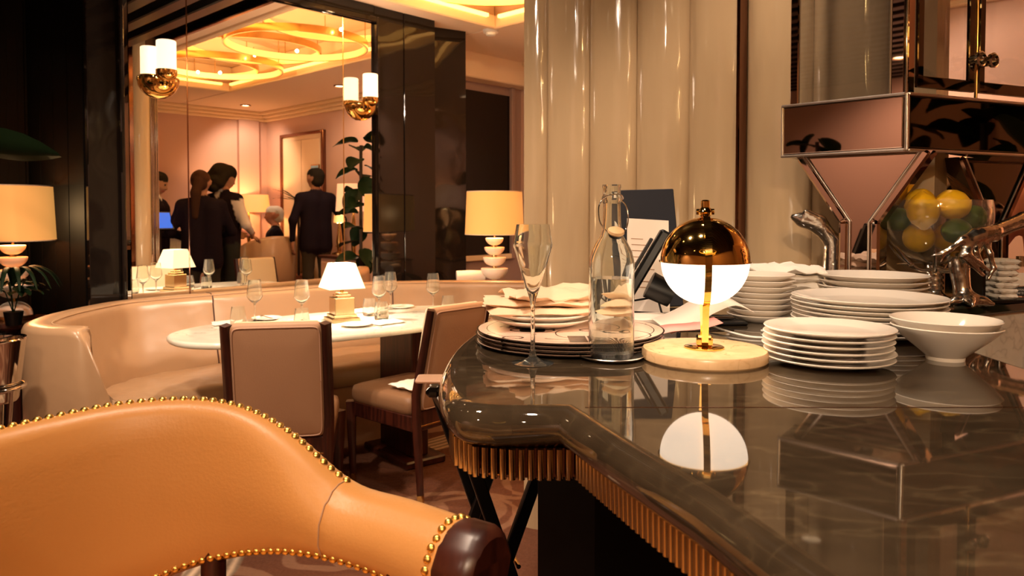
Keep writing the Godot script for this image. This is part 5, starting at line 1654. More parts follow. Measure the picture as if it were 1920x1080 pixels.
func people():
	var m = mat("body", Color.WHITE, 0.9, 0.0, 0.12)
	m.vertex_color_use_as_albedo = true
	var toN = PI + TURN      # facing away from the mirror
	person("person in a black jacket and grey trousers walking away, seen from behind in the mirror", V(3.0, 0, -3.93), toN, {"height": 1.82, "jacket": true, "shoulder": 0.195, "colours": {"shirt": Color(0.012, 0.011, 0.012), "legs": Color(0.055, 0.045, 0.035), "skin": Color(0.30, 0.15, 0.10)}, "joints": {"elbowL": V(-0.33, 1.16, 0.05), "wristL": V(-0.36, 0.92, -0.02), "elbowR": V(0.31, 1.16, 0.02), "footL": V(-0.09, 0.09, 0.12), "kneeL": V(-0.095, 0.50, 0.02)}})
	person("person in black with a long brown ponytail, seen from behind in the mirror", V(1.22, 0, -3.20), toN + 0.35, {"height": 1.69, "look": 0.3, "jacket": true, "colours": {"shirt": Color(0.012, 0.011, 0.012), "hair": Color(0.045, 0.02, 0.012), "legs": Color(0.045, 0.036, 0.028)}, "hair": [[V(0, 0.045, 0.03), V(0, 0.05, -0.03), 0.092, 0.08], [V(0, 0.0, 0.06), V(0, 0.03, 0.05), 0.075, 0.085], [V(0, 0.02, 0.11), V(0.02, -0.10, 0.14), 0.045, 0.05], [V(0.02, -0.10, 0.14), V(0.03, -0.33, 0.13), 0.05, 0.03], [V(0, 0.10, 0.06), V(0, 0.09, 0.09), 0.035, 0.035]], "joints": {"elbowL": V(-0.29, 1.15, -0.04), "wristL": V(-0.16, 1.08, -0.24), "elbowR": V(0.29, 1.15, -0.02), "wristR": V(0.16, 1.08, -0.24)}, "palmL": V(1, 0, 0), "palmR": V(-1, 0, 0)})
	person("curly-haired person in a black waistcoat with white sleeves, seen sideways in the mirror", V(1.72, 0, -3.25), toN + 1.25, {"height": 1.77, "look": 0.25, "nod": -0.25, "colours": {"sleeve": Color(0.62, 0.56, 0.52), "skin": Color(0.34, 0.17, 0.10)}, "hair": [[V(0, 0.05, 0.03), V(0, 0.06, -0.03), 0.100, 0.090], [V(0.02, 0.0, 0.08), V(-0.02, 0.05, 0.07), 0.085, 0.09], [V(0.07, 0.02, 0.04), V(0.08, -0.08, 0.07), 0.055, 0.05], [V(-0.07, 0.02, 0.04), V(-0.08, -0.08, 0.07), 0.055, 0.05], [V(0.04, -0.05, 0.10), V(-0.04, -0.06, 0.10), 0.06, 0.06], [V(0.05, -0.12, 0.10), V(-0.05, -0.13, 0.10), 0.045, 0.045]], "joints": {"elbowL": V(-0.27, 1.16, -0.03), "wristL": V(-0.15, 1.08, -0.22), "elbowR": V(0.27, 1.16, -0.03), "wristR": V(0.15, 1.08, -0.22)}, "palmL": V(1, 0, 0), "palmR": V(-1, 0, 0)})
	person("person with white hair and dark jacket seated by the orange lamp, seen in the mirror", rm(5.02, 0, 0.66), TURN + PI / 2 + 0.5, {"drop": 0.39, "height": 1.76, "look": 0.2, "colours": {"hair": Color(0.55, 0.52, 0.48), "skin": Color(0.48, 0.22, 0.15)}, "joints": {"kneeL": V(-0.11, 0.52, -0.44), "kneeR": V(0.11, 0.52, -0.44), "footL": V(-0.11, 0.09, -0.42), "footR": V(0.11, 0.09, -0.42), "elbowL": V(-0.27, 0.78, -0.03), "elbowR": V(0.27, 0.78, -0.03), "wristL": V(-0.18, 0.68, -0.25), "wristR": V(0.18, 0.68, -0.25)}, "palmL": V(0, -1, 0), "palmR": V(0, -1, 0)})
	person("dark-haired person in black behind the blue order terminal in the mirror", rm(2.95, 0, -0.74), TURN - 0.9, {"height": 1.70, "nod": -0.3, "joints": {"elbowL": V(-0.26, 1.12, -0.05), "wristL": V(-0.12, 1.10, -0.27), "elbowR": V(0.26, 1.12, -0.05), "wristR": V(0.12, 1.10, -0.27)}, "palmL": V(1, 0, 0), "palmR": V(-1, 0, 0)})
	var tab = thing("order_terminal", "order terminal with a bright blue screen on a black post at the mirror's left", "terminal", rm(2.79, 0, -1.22), TURN + PI)
	var mb = MB.new()
	mb.box(Transform3D(Basis(Vector3.RIGHT, -0.5), V(0, 1.22, 0)), V(0.26, 0.19, 0.012), 0.003)
	part("case", mb, M["black plastic"], tab)
	mb = MB.new()
	mb.box(Transform3D(Basis(Vector3.RIGHT, -0.5), V(0, 1.22, 0) + Basis(Vector3.RIGHT, -0.5) * V(0, 0, 0.0068)), V(0.235, 0.165, 0.001))
	part("screen", mb, M["screen"], tab)
	mb = MB.new()
	mb.lathe([Vector2(0.001, 0), Vector2(0.14, 0), Vector2(0.14, 0.02), Vector2(0.025, 0.03), Vector2(0.025, 1.19), Vector2(0.001, 1.19)], 20)
	part("post", mb, M["black metal"], tab)
	person("person in a pink shirt at the right edge behind the bar", V(2.30, 0, -3.0), -0.6, {"height": 1.72, "colours": {"top": Color(0.60, 0.28, 0.26), "sleeve": Color(0.60, 0.28, 0.26), "shirt": Color(0.60, 0.28, 0.26)}, "joints": {"elbowL": V(-0.31, 1.16, -0.02), "wristL": V(-0.26, 1.07, -0.24)}, "palmL": V(0, -1, 0)})

# ---------------------------------------------------------------- things on the back counter
func back_counter_things():
	# glass bowl of lemons and limes on a ringed silver stem
	var bp = V(1.135, CT, -1.985)
	var b = thing("fruit_bowl", "footed glass bowl on a silver sculpted stem on the back counter", "bowl", bp)
	var mb = MB.new()
	var prof = []
	for k in 15:
		var q = -PI / 2 + (PI / 2 + 0.28) * k / 14.0
		prof.append(Vector2(maxf(0.001, 0.134 * cos(q)), 0.255 + 0.134 * sin(q) - 0.02))
	var inner = []
	for k in 15:
		var q = -PI / 2 + (PI / 2 + 0.28) * (14 - k) / 14.0
		inner.append(Vector2(maxf(0.001, 0.1305 * cos(q)), 0.255 + 0.1305 * sin(q) - 0.0195))
	prof.append_array(inner)
	mb.lathe(prof, 56)
	part("glass", mb, M["bottle glass"], b)
	mb = MB.new()
	var st = [Vector2(0.001, 0.0), Vector2(0.055, 0.0), Vector2(0.052, 0.008), Vector2(0.03, 0.016), Vector2(0.019, 0.026)]
	for k in 5:
		st.append_array([Vector2(0.0175, 0.03 + 0.0145 * k), Vector2(0.0215, 0.034 + 0.0145 * k), Vector2(0.0215, 0.040 + 0.0145 * k), Vector2(0.0175, 0.0435 + 0.0145 * k)])
	st.append(Vector2(0.024, 0.1025)); st.append(Vector2(0.001, 0.104))
	mb.lathe(st, 28)
	part("stem", mb, M["wrought silver"], b)
	for q in 7:
		var a = q * TAU / 7 + 0.3
		var d = V(cos(a), 0, sin(a))
		mb = MB.new()
		mb.tube(catmull([V(0, 0.085, 0) + d * 0.018, V(0, 0.088, 0) + d * 0.05, V(0, 0.115, 0) + d * 0.085, V(0, 0.15, 0) + d * 0.115], 4), [0.0065, 0.0063, 0.006, 0.006, 0.0058, 0.0055, 0.0052, 0.005, 0.0048, 0.0045, 0.004, 0.003, 0.002], 8)
		mb.tube([V(0, 0.10, 0) + d * 0.066, V(0, 0.098, 0) + d * 0.09 + V(d.z, 0, -d.x) * 0.018], [0.0045, 0.0015], 6)
		part("branch", mb, M["wrought silver"], b)
	var lem = MB.new()
	lem.lathe([Vector2(0.0005, -0.043), Vector2(0.006, -0.0415), Vector2(0.011, -0.036), Vector2(0.024, -0.026), Vector2(0.0315, -0.010), Vector2(0.0325, 0.003), Vector2(0.029, 0.018), Vector2(0.019, 0.030), Vector2(0.010, 0.036), Vector2(0.005, 0.041), Vector2(0.0005, 0.0425)], 28)
	var lm = lem.mesh()
	var spots = [[V(-0.058, 0.245, 0.042), 0.1, 0.3, "lemon", "upright lemon at the left of the glass bowl"], [V(0.026, 0.260, 0.030), 1.35, 0.25, "lemon", "large lemon lying on its side on top of the glass bowl"], [V(-0.015, 0.262, -0.052), 0.7, 1.4, "lemon", "lemon at the back of the glass bowl between two others"], [V(-0.040, 0.172, -0.01), 1.3, 0.9, "lemon", "lemon seen low through the left of the glass bowl"], [V(0.046, 0.172, -0.012), 1.4, 2.0, "lemon", "lemon seen low through the right of the glass bowl"], [V(0.008, 0.192, 0.078), 1.5, 0.2, "lime", "green lime in the middle of the glass bowl's front"], [V(0.088, 0.226, 0.022), 1.5, 1.2, "lime", "green lime at the right inside the glass bowl"], [V(-0.085, 0.22, -0.035), 1.4, 1.8, "lime", "green lime at the far left inside the glass bowl"]]
	for s in spots:
		var o = thing(s[3], s[4], s[3], bp + s[0], 0.0, "fruit in the glass bowl")
		o.basis = Basis(Vector3.UP, s[2]) * Basis(Vector3.BACK, s[1]) * Basis().scaled(Vector3.ONE * (1.22 if s[3] == "lemon" else 1.0))
		part("fruit", lm, M[s[3]], o)
	# silver hand reaching in from the right, fingers hanging
	var hs = thing("hand_sculpture", "large silver hand sculpture with drooping fingers beside the fruit bowl", "sculpture")
	mb = MB.new()
	# arm, back of the hand, four bent fingers and a long thumb
	var bones = [[V(1.3327, 1.2803, -1.9300), V(1.2174, 1.2508, -1.8750), 0.0200, 0.0170, 0],
		[V(1.2174, 1.2508, -1.8750), V(1.1780, 1.2468, -1.8600), 0.0170, 0.0180, 0],
		[V(1.3144, 1.2719, -1.9300), V(1.2272, 1.2385, -1.8850), 0.0120, 0.0120, 0],
		[V(1.2272, 1.2385, -1.8850), V(1.1845, 1.2375, -1.8700), 0.0120, 0.0140, 0],
		[V(1.1991, 1.2481, -1.8650), V(1.1601, 1.2410, -1.8550), 0.0140, 0.0120, 0],
		[V(1.1601, 1.2410, -1.8550), V(1.1337, 1.2249, -1.8500), 0.0120, 0.0085, 0],
		[V(1.1337, 1.2249, -1.8500), V(1.1218, 1.1911, -1.8450), 0.0078, 0.0072, 0],
		[V(1.1218, 1.1911, -1.8450), V(1.1782, 1.1427, -1.8500), 0.0072, 0.0048, 0],
		[V(1.1781, 1.2438, -1.8600), V(1.1470, 1.2234, -1.8500), 0.0130, 0.0085, 0],
		[V(1.1470, 1.2234, -1.8500), V(1.1325, 1.1973, -1.8400), 0.0078, 0.0072, 0],
		[V(1.1325, 1.1973, -1.8400), V(1.1875, 1.1550, -1.8450), 0.0072, 0.0048, 0],
		[V(1.1903, 1.2407, -1.8650), V(1.1726, 1.2230, -1.8600), 0.0120, 0.0085, 0],
		[V(1.1726, 1.2230, -1.8600), V(1.1584, 1.2011, -1.8500), 0.0085, 0.0070, 0],
		[V(1.1584, 1.2011, -1.8500), V(1.1746, 1.1759, -1.8500), 0.0070, 0.0048, 0],
		[V(1.2087, 1.2358, -1.8750), V(1.1953, 1.2225, -1.8700), 0.0110, 0.0085, 0],
		[V(1.1953, 1.2225, -1.8700), V(1.2037, 1.1959, -1.8650), 0.0085, 0.0070, 0],
		[V(1.2037, 1.1959, -1.8650), V(1.2137, 1.1600, -1.8650), 0.0070, 0.0060, 0],
		[V(1.2137, 1.1600, -1.8650), V(1.1976, 1.1320, -1.8600), 0.0060, 0.0045, 0],
		[V(1.1933, 1.2495, -1.8700), V(1.1602, 1.2483, -1.8600), 0.0130, 0.0100, 0],
		[V(1.1602, 1.2483, -1.8600), V(1.1246, 1.2323, -1.8500), 0.0100, 0.0085, 0],
		[V(1.1246, 1.2323, -1.8500), V(1.0955, 1.2086, -1.8500), 0.0085, 0.0065, 0],
		[V(1.0955, 1.2086, -1.8500), V(1.0749, 1.1964, -1.8550), 0.0065, 0.0050, 0],
		[V(1.0749, 1.1964, -1.8550), V(1.0569, 1.1899, -1.8650), 0.0050, 0.0035, 0],
		[V(1.0826, 1.2010, -1.8530), V(1.0741, 1.1757, -1.8530), 0.0040, 0.0025, 0],
		[V(1.3327, 1.2803, -1.9300), V(1.52, 1.315, -2.03), 0.020, 0.026, 0],
		[V(1.52, 1.315, -2.03), V(1.66, 1.30, -2.09), 0.026, 0.034, 0],
		[V(1.66, 1.30, -2.09), V(1.74, 1.12, -2.14), 0.034, 0.045, 0],
		[V(1.74, 1.12, -2.14), V(1.74, 1.10, -2.14), 0.040, 0.040, 0]]
	sdf(mb, bones, 0.0042, 0.008, false)
	part("hand", mb, M["wrought silver"], hs)
	# silver bird leg with a clawed foot
	var fs = thing("claw_sculpture", "silver bird foot sculpture standing on the edge of the back counter", "sculpture")
	mb = MB.new()
	var c = V(1.172, CT, -1.915)
	bones = [[c + V(-0.005, 0.115, -0.02), c + V(0.0, 0.03, -0.008), 0.026, 0.020, 0], [c + V(0, 0.03, -0.008), c + V(0.012, 0.016, 0.012), 0.02, 0.018, 0]]
	for a in [-2.9, -1.9, -0.5, 0.5]:
		var d = V(cos(a), 0, -sin(a))
		bones.append([c + V(0.005, 0.018, 0.004), c + d * 0.035 + V(0.005, 0.014, 0.004), 0.014, 0.010, 0])
		bones.append([c + d * 0.035 + V(0.005, 0.014, 0.004), c + d * 0.056 + V(0.005, 0.006, 0.004), 0.010, 0.0055, 0])
	sdf(mb, bones, 0.0045, 0.010, false)
	part("foot", mb, M["wrought silver"], fs)
	# second silver piece peeping out behind the left leg of the cabinet
	var ls = thing("claw_arm_sculpture", "silver claw arm sculpture peeping out left of the mirrored leg", "sculpture")
	mb = MB.new()
	bones = [[V(0.90, 1.075, -2.075), V(0.90, 1.22, -2.08), 0.030, 0.022, 0], [V(0.90, 1.22, -2.08), V(0.865, 1.262, -2.085), 0.022, 0.024, 0], [V(0.865, 1.262, -2.085), V(0.82, 1.280, -2.09), 0.024, 0.022, 0], [V(0.82, 1.280, -2.09), V(0.795, 1.287, -2.092), 0.022, 0.010, 0], [V(0.865, 1.28, -2.07), V(0.82, 1.302, -2.07), 0.012, 0.008, 0]]
	sdf(mb, bones, 0.006, 0.010, false)
	part("claw", mb, M["wrought silver"], ls)
	# napkin holder, sanitiser bottle
	var nh = thing("napkin_caddy", "black open caddy with white paper napkins right of the claw", "caddy", V(1.295, CT, -2.0), 0.1)
	mb = MB.new()
	mb.box(at(-0.012, 0.055, -0.04), V(0.085, 0.11, 0.012), 0.002)
	mb.box(at(-0.05, 0.055, 0.0), V(0.010, 0.11, 0.08), 0.002)
	mb.box(at(0.02, 0.004, 0.0), V(0.15, 0.008, 0.10), 0.002)
	part("caddy", mb, M["black plastic"], nh)
	for k in 7:
		var o = thing("paper_napkin", ordinals(7, "white paper napkin", "of the pile in the black caddy")[k], "napkin", V(1.318, CT + 0.008 + 0.0155 * k, -1.995), 0.1, "paper napkins in the caddy")
		part("cloth", cloth(0.055, 0.07, 0.014, 90 + k, 0.003), M["linen"], o)
	var sb = thing("sanitiser_bottle", "small clear hand sanitiser bottle with a white label at the right edge", "bottle", V(1.412, CT, -2.055), -0.4)
	mb = MB.new()
	mb.box(at(0, 0.045, 0), V(0.05, 0.09, 0.03), 0.006)
	part("body", mb, M["bowl glass"], sb)
	mb = MB.new()
	mb.tube([V(0, 0.09, 0), V(0, 0.118, 0)], 0.011, 16)
	part("cap", mb, M["chrome"], sb)
	mb = MB.new()
	mb.box(at(0, 0.055, 0.0157), V(0.044, 0.036, 0.0008))
	var lb = part("label", mb, M["paper"], sb)
	mb = MB.new()
	mb.box(at(0, 0.022, 0.0157), V(0.046, 0.026, 0.0008))
	part("label_band", mb, M["black plastic"], sb)
	for q in [["HAND", 0.026], ["SANITISER", 0.017]]:
		var tm = TextMesh.new()
		var sf = SystemFont.new()
		sf.font_names = PackedStringArray(["Droid Sans"])
		tm.font = sf; tm.text = q[0]; tm.font_size = 16; tm.pixel_size = 0.0005; tm.depth = 0.0006
		var o = part("lettering", tm, M["white plastic"], sb)
		o.position = V(0, q[1] - 0.0, 0.0164)
	# tall plant and dark cabinet outside the frame that the smoked mirror shows
	plant("potted_fig", "dark leafy potted fig beyond the right edge behind the bar", rm(2.84, 0, 0.42), 1.85, 40, 0.20, 5)
	plant("potted_fig", "second dark leafy potted fig beyond the right edge, nearer the camera", rm(2.80, 0, 0.95), 1.95, 40, 0.20, 9)
	plant("potted_fig", "dark leafy potted fig by the pink wall left of the photographer", V(-2.55, 0, -0.72), 1.9, 30, 0.22, 15)

# ---------------------------------------------------------------- plants
func leaf_mesh(len, wid, bend):
	var mb = MB.new()
	var rows = []
	for i in 9:
		var u = i / 8.0
		var w = wid * pow(sin(PI * clampf(u * 0.94 + 0.03, 0, 1)), 0.8)
		var row = PackedVector3Array()
		for k in 5:
			var s = (k - 2) / 2.0
			row.append(V(s * w * 0.5, -bend * u * u * len + absf(s) * w * 0.16 + sin(u * 9.0 + s) * 0.004, -u * len))
		rows.append(row)
	mb.grid(rows, false)
	return mb.mesh(false)

func plant(called, label, pos, h, count, leaf_len, seed_, first = 0.35):
	var t = thing(called, label, "plant", pos)
	var r = RandomNumberGenerator.new()
	r.seed = seed_
	var mb = MB.new()
	mb.lathe([Vector2(0.001, 0), Vector2(0.13, 0), Vector2(0.17, 0.30), Vector2(0.175, 0.34), Vector2(0.155, 0.34), Vector2(0.15, 0.30), Vector2(0.001, 0.29)], 28)
	part("pot", mb, M["terracotta"], t)
	mb = MB.new()
	mb.tube(catmull([V(0, 0.29, 0), V(0.02, h * 0.5, 0.01), V(-0.01, h * 0.95, 0)], 5), 0.014, 8)
	part("stem", mb, M["bark"], t)
	var shapes = [leaf_mesh(leaf_len, leaf_len * 0.72, 0.25), leaf_mesh(leaf_len * 0.8, leaf_len * 0.66, 0.4)]
	for k in count:
		var o = part("leaf", shapes[k % 2], M["leaf"], t)
		var y = lerpf(first * h, h, (k + 0.5) / count)
		o.transform = Transform3D(Basis(Vector3.UP, k * 2.4 + r.randf() * 0.6) * Basis(Vector3.RIGHT, r.randf_range(-0.9, 0.6)) * Basis(Vector3.BACK, r.randf_range(-0.6, 0.6)), V(0, y, 0))
		o.translate_object_local(V(0, 0, -0.03))
	return t

# ---------------------------------------------------------------- big lamps either side of the mirror
func big_lamp(label, pos, s = 1.0):
	var t = thing("shaded_lamp", label, "lamp", pos, 0.0, "stacked bowl lamps")
	var mb = MB.new()
	mb.lathe([Vector2(0.001, 0), Vector2(0.098, 0), Vector2(0.098, 0.022), Vector2(0.001, 0.022)], 40)
	part("foot", mb, M["brass"], t)
	mb = MB.new()
	var p = []
	for k in 9:
		var q = PI / 2 * k / 8.0
		p.append(Vector2(maxf(0.001, 0.088 * cos(q)), 0.023 + 0.075 * sin(q)))
	p.push_front(Vector2(0.001, 0.023))
	mb.lathe(p, 36)
	part("dome", mb, M["alabaster"], t)
	var y = 0.098
	for b in [[0.095, 0.078], [0.080, 0.062], [0.070, 0.055], [0.062, 0.05]]:
		mb = MB.new()
		mb.lathe([Vector2(0.018, y - 0.004), Vector2(0.018, y + 0.018)], 20)
		part("neck", mb, M["brass"], t)
		y += 0.014
		mb = MB.new()
		p = []
		for k in 9:
			var q = -PI / 2 + PI / 2 * k / 8.0
			p.append(Vector2(maxf(0.001, b[0] * cos(q)), y + b[1] + b[1] * sin(q)))
		p.append(Vector2(b[0] - 0.004, y + b[1] + 0.003)); p.append(Vector2(0.001, y + b[1] + 0.003))
		mb.lathe(p, 36)
		part("bowl", mb, M["alabaster"], t)
		y += b[1]
	mb = MB.new()
	mb.tube([V(0, y, 0), V(0, y + 0.10, 0)], 0.008, 10)
	part("rod", mb, M["brass"], t)
	mb = MB.new()
	mb.lathe([Vector2(0.205, 0.425), Vector2(0.192, 0.725), Vector2(0.190, 0.725), Vector2(0.203, 0.425), Vector2(0.205, 0.425)], 56)
	part("lamp_shade", mb, M["big lamp shade"], t)
	mb = MB.new()
	mb.lathe([Vector2(0.2055, 0.425), Vector2(0.2055, 0.431), Vector2(0.2035, 0.431)], 56)
	part("bottom_trim", mb, M["cream linen"], t, false)
	mb = MB.new()
	mb.lathe([Vector2(0.1925, 0.719), Vector2(0.1925, 0.7255), Vector2(0.190, 0.7255)], 56)
	part("top_trim", mb, M["cream linen"], t, false)
	omni(V(0, 0.57, 0), Color(1, 0.80, 0.55), 0.30, 0.05, t)
	return t

func side_lamps():
	var t = thing("side_table", "round dark wooden side table under the left lamp", "table", V(-2.71, 0, -4.0), 0.0, "lamp side tables")
	var mb = MB.new()
	mb.lathe([Vector2(0.001, 0.69), Vector2(0.20, 0.69), Vector2(0.21, 0.70), Vector2(0.21, 0.712), Vector2(0.202, 0.72), Vector2(0.001, 0.72)], 56)
	part("table_top", mb, M["mahogany"], t)
	mb = MB.new()
	mb.lathe([Vector2(0.001, 0.0), Vector2(0.2, 0.0), Vector2(0.2, 0.02), Vector2(0.04, 0.05), Vector2(0.03, 0.65), Vector2(0.08, 0.69)], 32)
	part("pedestal", mb, M["mahogany"], t)
	copy(t, "round dark wooden side table under the right lamp", V(-0.122, 0, -5.20), 0.0, "lamp side tables")
	big_lamp("tall lamp with stacked white bowls and an amber shade at the left edge", V(-2.71, 0.72, -4.02))
	big_lamp("tall lamp with stacked white bowls and an amber shade beside the fluted wall", V(-0.122, 0.72, -5.15))
	# folded cloth and dark leaves by the right lamp
	var c = thing("towel_roll", "rolled white towel on the side table left of the right lamp", "towel", V(-0.29, 0.72, -5.20), 0.2)
	mb = MB.new()
	mb.tube([V(-0.10, 0.135, 0), V(0.0, 0.138, 0), V(0.10, 0.135, 0)], 0.036, 14)
	mb.box(at(0, 0.05, 0), V(0.2, 0.10, 0.09), 0.01)
	part("cloth", mb, M["linen"], c)
	var lf = thing("low_plant", "low dark leafy plant on the side table right of the right lamp", "plant", V(0.06, 0.72, -5.22))
	mb = MB.new()
	mb.lathe([Vector2(0.001, 0), Vector2(0.045, 0), Vector2(0.055, 0.05), Vector2(0.048, 0.05), Vector2(0.001, 0.042)], 20)
	part("pot", mb, M["black metal"], lf)
	var lm = leaf_mesh(0.18, 0.08, 0.5)
	for k in 9:
		var o = part("leaf", lm, M["leaf"], lf)
		o.transform = Transform3D(Basis(Vector3.UP, k * 2.4) * Basis(Vector3.RIGHT, 0.15 + 0.06 * (k % 4)), V(0, 0.05, 0))
	# fern in front of the left lamp
	var fn = thing("potted_fern", "dark glossy leafy plant in front of the left lamp's bowls", "plant", V(-2.565, 0.72, -3.80))
	mb = MB.new()
	mb.lathe([Vector2(0.001, 0), Vector2(0.035, 0), Vector2(0.045, 0.07), Vector2(0.038, 0.07), Vector2(0.001, 0.06)], 20)
	part("pot", mb, M["black metal"], fn)
	lm = leaf_mesh(0.11, 0.05, 0.3)
	for k in 22:
		var o = part("leaf", lm, M["leaf"], fn)
		var a = k * 2.4
		o.transform = Transform3D(Basis(Vector3.UP, a) * Basis(Vector3.RIGHT, 0.25 - 0.5 * (k % 3) * 0.3), V(0, 0.17 + 0.012 * (k % 6), 0) + Basis(Vector3.UP, a) * V(0, 0, -0.03 - 0.006 * (k % 5)))
	for k in 5:
		mb = MB.new()
		var a = k * 1.3
		mb.tube([V(0, 0.06, 0), V(cos(a) * 0.03, 0.16, sin(a) * 0.03), V(cos(a) * 0.06, 0.23, sin(a) * 0.06)], 0.003, 6)
		part("stem", mb, M["leaf"], fn)
	for k in 7:
		var fr = MB.new()
		var a = -0.9 + k * 0.35
		var pts = catmull([V(0, 0.2, 0), V(0.08 * cos(a), 0.30, 0.08 * sin(a)), V(0.17 * cos(a), 0.27, 0.17 * sin(a)), V(0.22 * cos(a), 0.19, 0.22 * sin(a))], 4)
		fr.tube(pts, [0.004, 0.006, 0.007, 0.008, 0.009, 0.009, 0.009, 0.008, 0.007, 0.006, 0.005, 0.003, 0.001], 6, true, Vector2(1.6, 0.3))
		part("frond", fr, M["leaf"], fn)
	# banana plant left of the lamp with one broad leaf in view
	var bn = thing("banana_plant", "banana plant with one broad dark leaf above the left lamp", "plant", V(-2.60, 0, -3.28))
	mb = MB.new()
	mb.lathe([Vector2(0.001, 0), Vector2(0.13, 0), Vector2(0.17, 0.32), Vector2(0.15, 0.32), Vector2(0.001, 0.3)], 28)
	part("pot", mb, M["terracotta"], bn)
	mb = MB.new()
	mb.tube(catmull([V(0, 0.3, 0), V(0.02, 1.0, 0.0), V(0.06, 1.62, 0.0)], 5), 0.02, 10)
	part("stem", mb, M["bark"], bn)
	for q in [[V(0.04, 1.60, 0.0), -1.52, -0.02, 0.57], [V(0.04, 1.5, 0.0), 2.6, 0.5, 0.5], [V(0.03, 1.55, 0), 3.6, 0.6, 0.5]]:
		var o = part("leaf", leaf_mesh(q[3], 0.20, 0.10), M["leaf"], bn)
		o.transform = Transform3D(Basis(Vector3.UP, q[1]) * Basis(Vector3.RIGHT, q[2]) * Basis(Vector3.BACK, 0.75), q[0])

# ---------------------------------------------------------------- things on the floor
func floor_things():
	# ice bucket on a stand at the left edge
	var t = thing("ice_bucket", "polished steel ice bucket on a stand at the left edge", "ice bucket", V(-1.845, 0, -2.60))
	var mb = MB.new()
	mb.lathe([Vector2(0.001, 0.63), Vector2(0.082, 0.63), Vector2(0.088, 0.64), Vector2(0.112, 0.845), Vector2(0.116, 0.852), Vector2(0.114, 0.856), Vector2(0.108, 0.85), Vector2(0.084, 0.645), Vector2(0.001, 0.64)], 48)
	part("bucket", mb, M["chrome"], t)
	mb = MB.new()
	var ring = []
	for k in 33:
		var a = TAU * k / 32.0
		ring.append(V(cos(a) * 0.104, 0.68, sin(a) * 0.104))
	mb.tube(ring, 0.008, 8, false)
	part("stand_ring", mb, M["chrome"], t)
	for k in 3:
		var a = k * TAU / 3 + 0.3
		mb = MB.new()
		mb.tube([V(cos(a) * 0.104, 0.68, sin(a) * 0.104), V(cos(a) * 0.07, 0.4, sin(a) * 0.07), V(cos(a) * 0.15, 0.0, sin(a) * 0.15)], 0.007, 8)
		part("stand_leg", mb, M["chrome"], t)
	mb = MB.new()
	mb.lathe([Vector2(0.001, 0.36), Vector2(0.075, 0.36), Vector2(0.075, 0.37), Vector2(0.001, 0.37)], 28)
	part("stand_shelf", mb, M["mahogany"], t)
	# folding tray stand
	var s = thing("tray_stand", "black folding tray stand with crossed legs under the counter's rounded end", "stand", V(-0.062, 0, -1.98), 0.25)
	for z in [-0.20, 0.20]:
		mb = MB.new()
		beam(mb, V(-0.115, 0.78, z), V(0.15, 0.0, z), 0.032, 0.018, 0.003)
		part("leg", mb, M["black metal"], s)
		mb = MB.new()
		beam(mb, V(0.135, 0.78, z * 0.88), V(-0.16, 0.0, z * 0.88), 0.032, 0.018, 0.003)
		part("leg", mb, M["black metal"], s)
	for q in [[-0.115, 0.78], [0.135, 0.78]]:
		mb = MB.new()
		mb.box(at(q[0], q[1], 0), V(0.03, 0.03, 0.46), 0.004)
		part("top_rail", mb, M["black metal"], s)
	for y in [0.24, 0.30]:
		mb = MB.new()
		mb.tube([V(0.03, y + 0.13, -0.2), V(0.03, y + 0.13, 0.2)], 0.006, 8)
		part("brass_rod", mb, M["brass"], s)

# ---------------------------------------------------------------- lounge that the mirror shows
func armchair(label, pos, turn, group):
	var t = thing("tub_chair", label, "chair", pos, turn, group)
	var mb = MB.new()
	var rows = []
	for i in 25:
		var a = lerpf(-2.0, 2.0, i / 24.0)
		var d = V(sin(a), 0, cos(a))
		var h = 0.72 + 0.30 * pow(maxf(0.0, cos(a * 0.72)), 0.8)
		var row = PackedVector3Array()
		for p in [[0.36, 0.18], [0.37, h * 0.6], [0.365, h - 0.03], [0.345, h], [0.305, h], [0.285, h - 0.03], [0.27, h * 0.6], [0.26, 0.30], [0.26, 0.18]]: row.append(d * p[0] + V(0, p[1], 0))
		rows.append(row)
	mb.grid(rows, true)
	mb.fan(rows[0], true); mb.fan(rows[-1])
	part("shell", mb, M["beige leather"], t)
	mb = MB.new()
	cushion(mb, at(0, 0.42, -0.04), 0.50, 0.52, 0.14, 0.03)
	part("seat", mb, M["beige leather"], t)
	for s in [[-0.22, -0.2], [0.22, -0.2], [-0.2, 0.24], [0.2, 0.24]]:
		mb = MB.new()
		mb.tube([V(s[0], 0.34, s[1]), V(s[0] * 1.1, 0.0, s[1] * 1.1)], [0.022, 0.014], 8)
		part("leg", mb, M["brass"], t)
	return t

func drum_lamp(called, label, pos, r, h, y, m, e, c):
	var t = thing(called, label, "lamp", pos)
	var mb = MB.new()
	mb.lathe([Vector2(0.001, 0), Vector2(0.08, 0), Vector2(0.08, 0.015), Vector2(0.02, 0.03), Vector2(0.035, y * 0.4), Vector2(0.02, y * 0.8), Vector2(0.01, y), Vector2(0.01, y + h * 0.4), Vector2(0.001, y + h * 0.4)], 28)
	part("base", mb, M["brass"], t)
	mb = MB.new()
	mb.lathe([Vector2(r, y), Vector2(r * 0.9, y + h), Vector2(r * 0.89, y + h), Vector2(r * 0.99, y), Vector2(r, y)], 40)
	part("lamp_shade", mb, m, t)
	omni(V(0, y + h * 0.5, 0), c, e, 0.05, t)
	return t

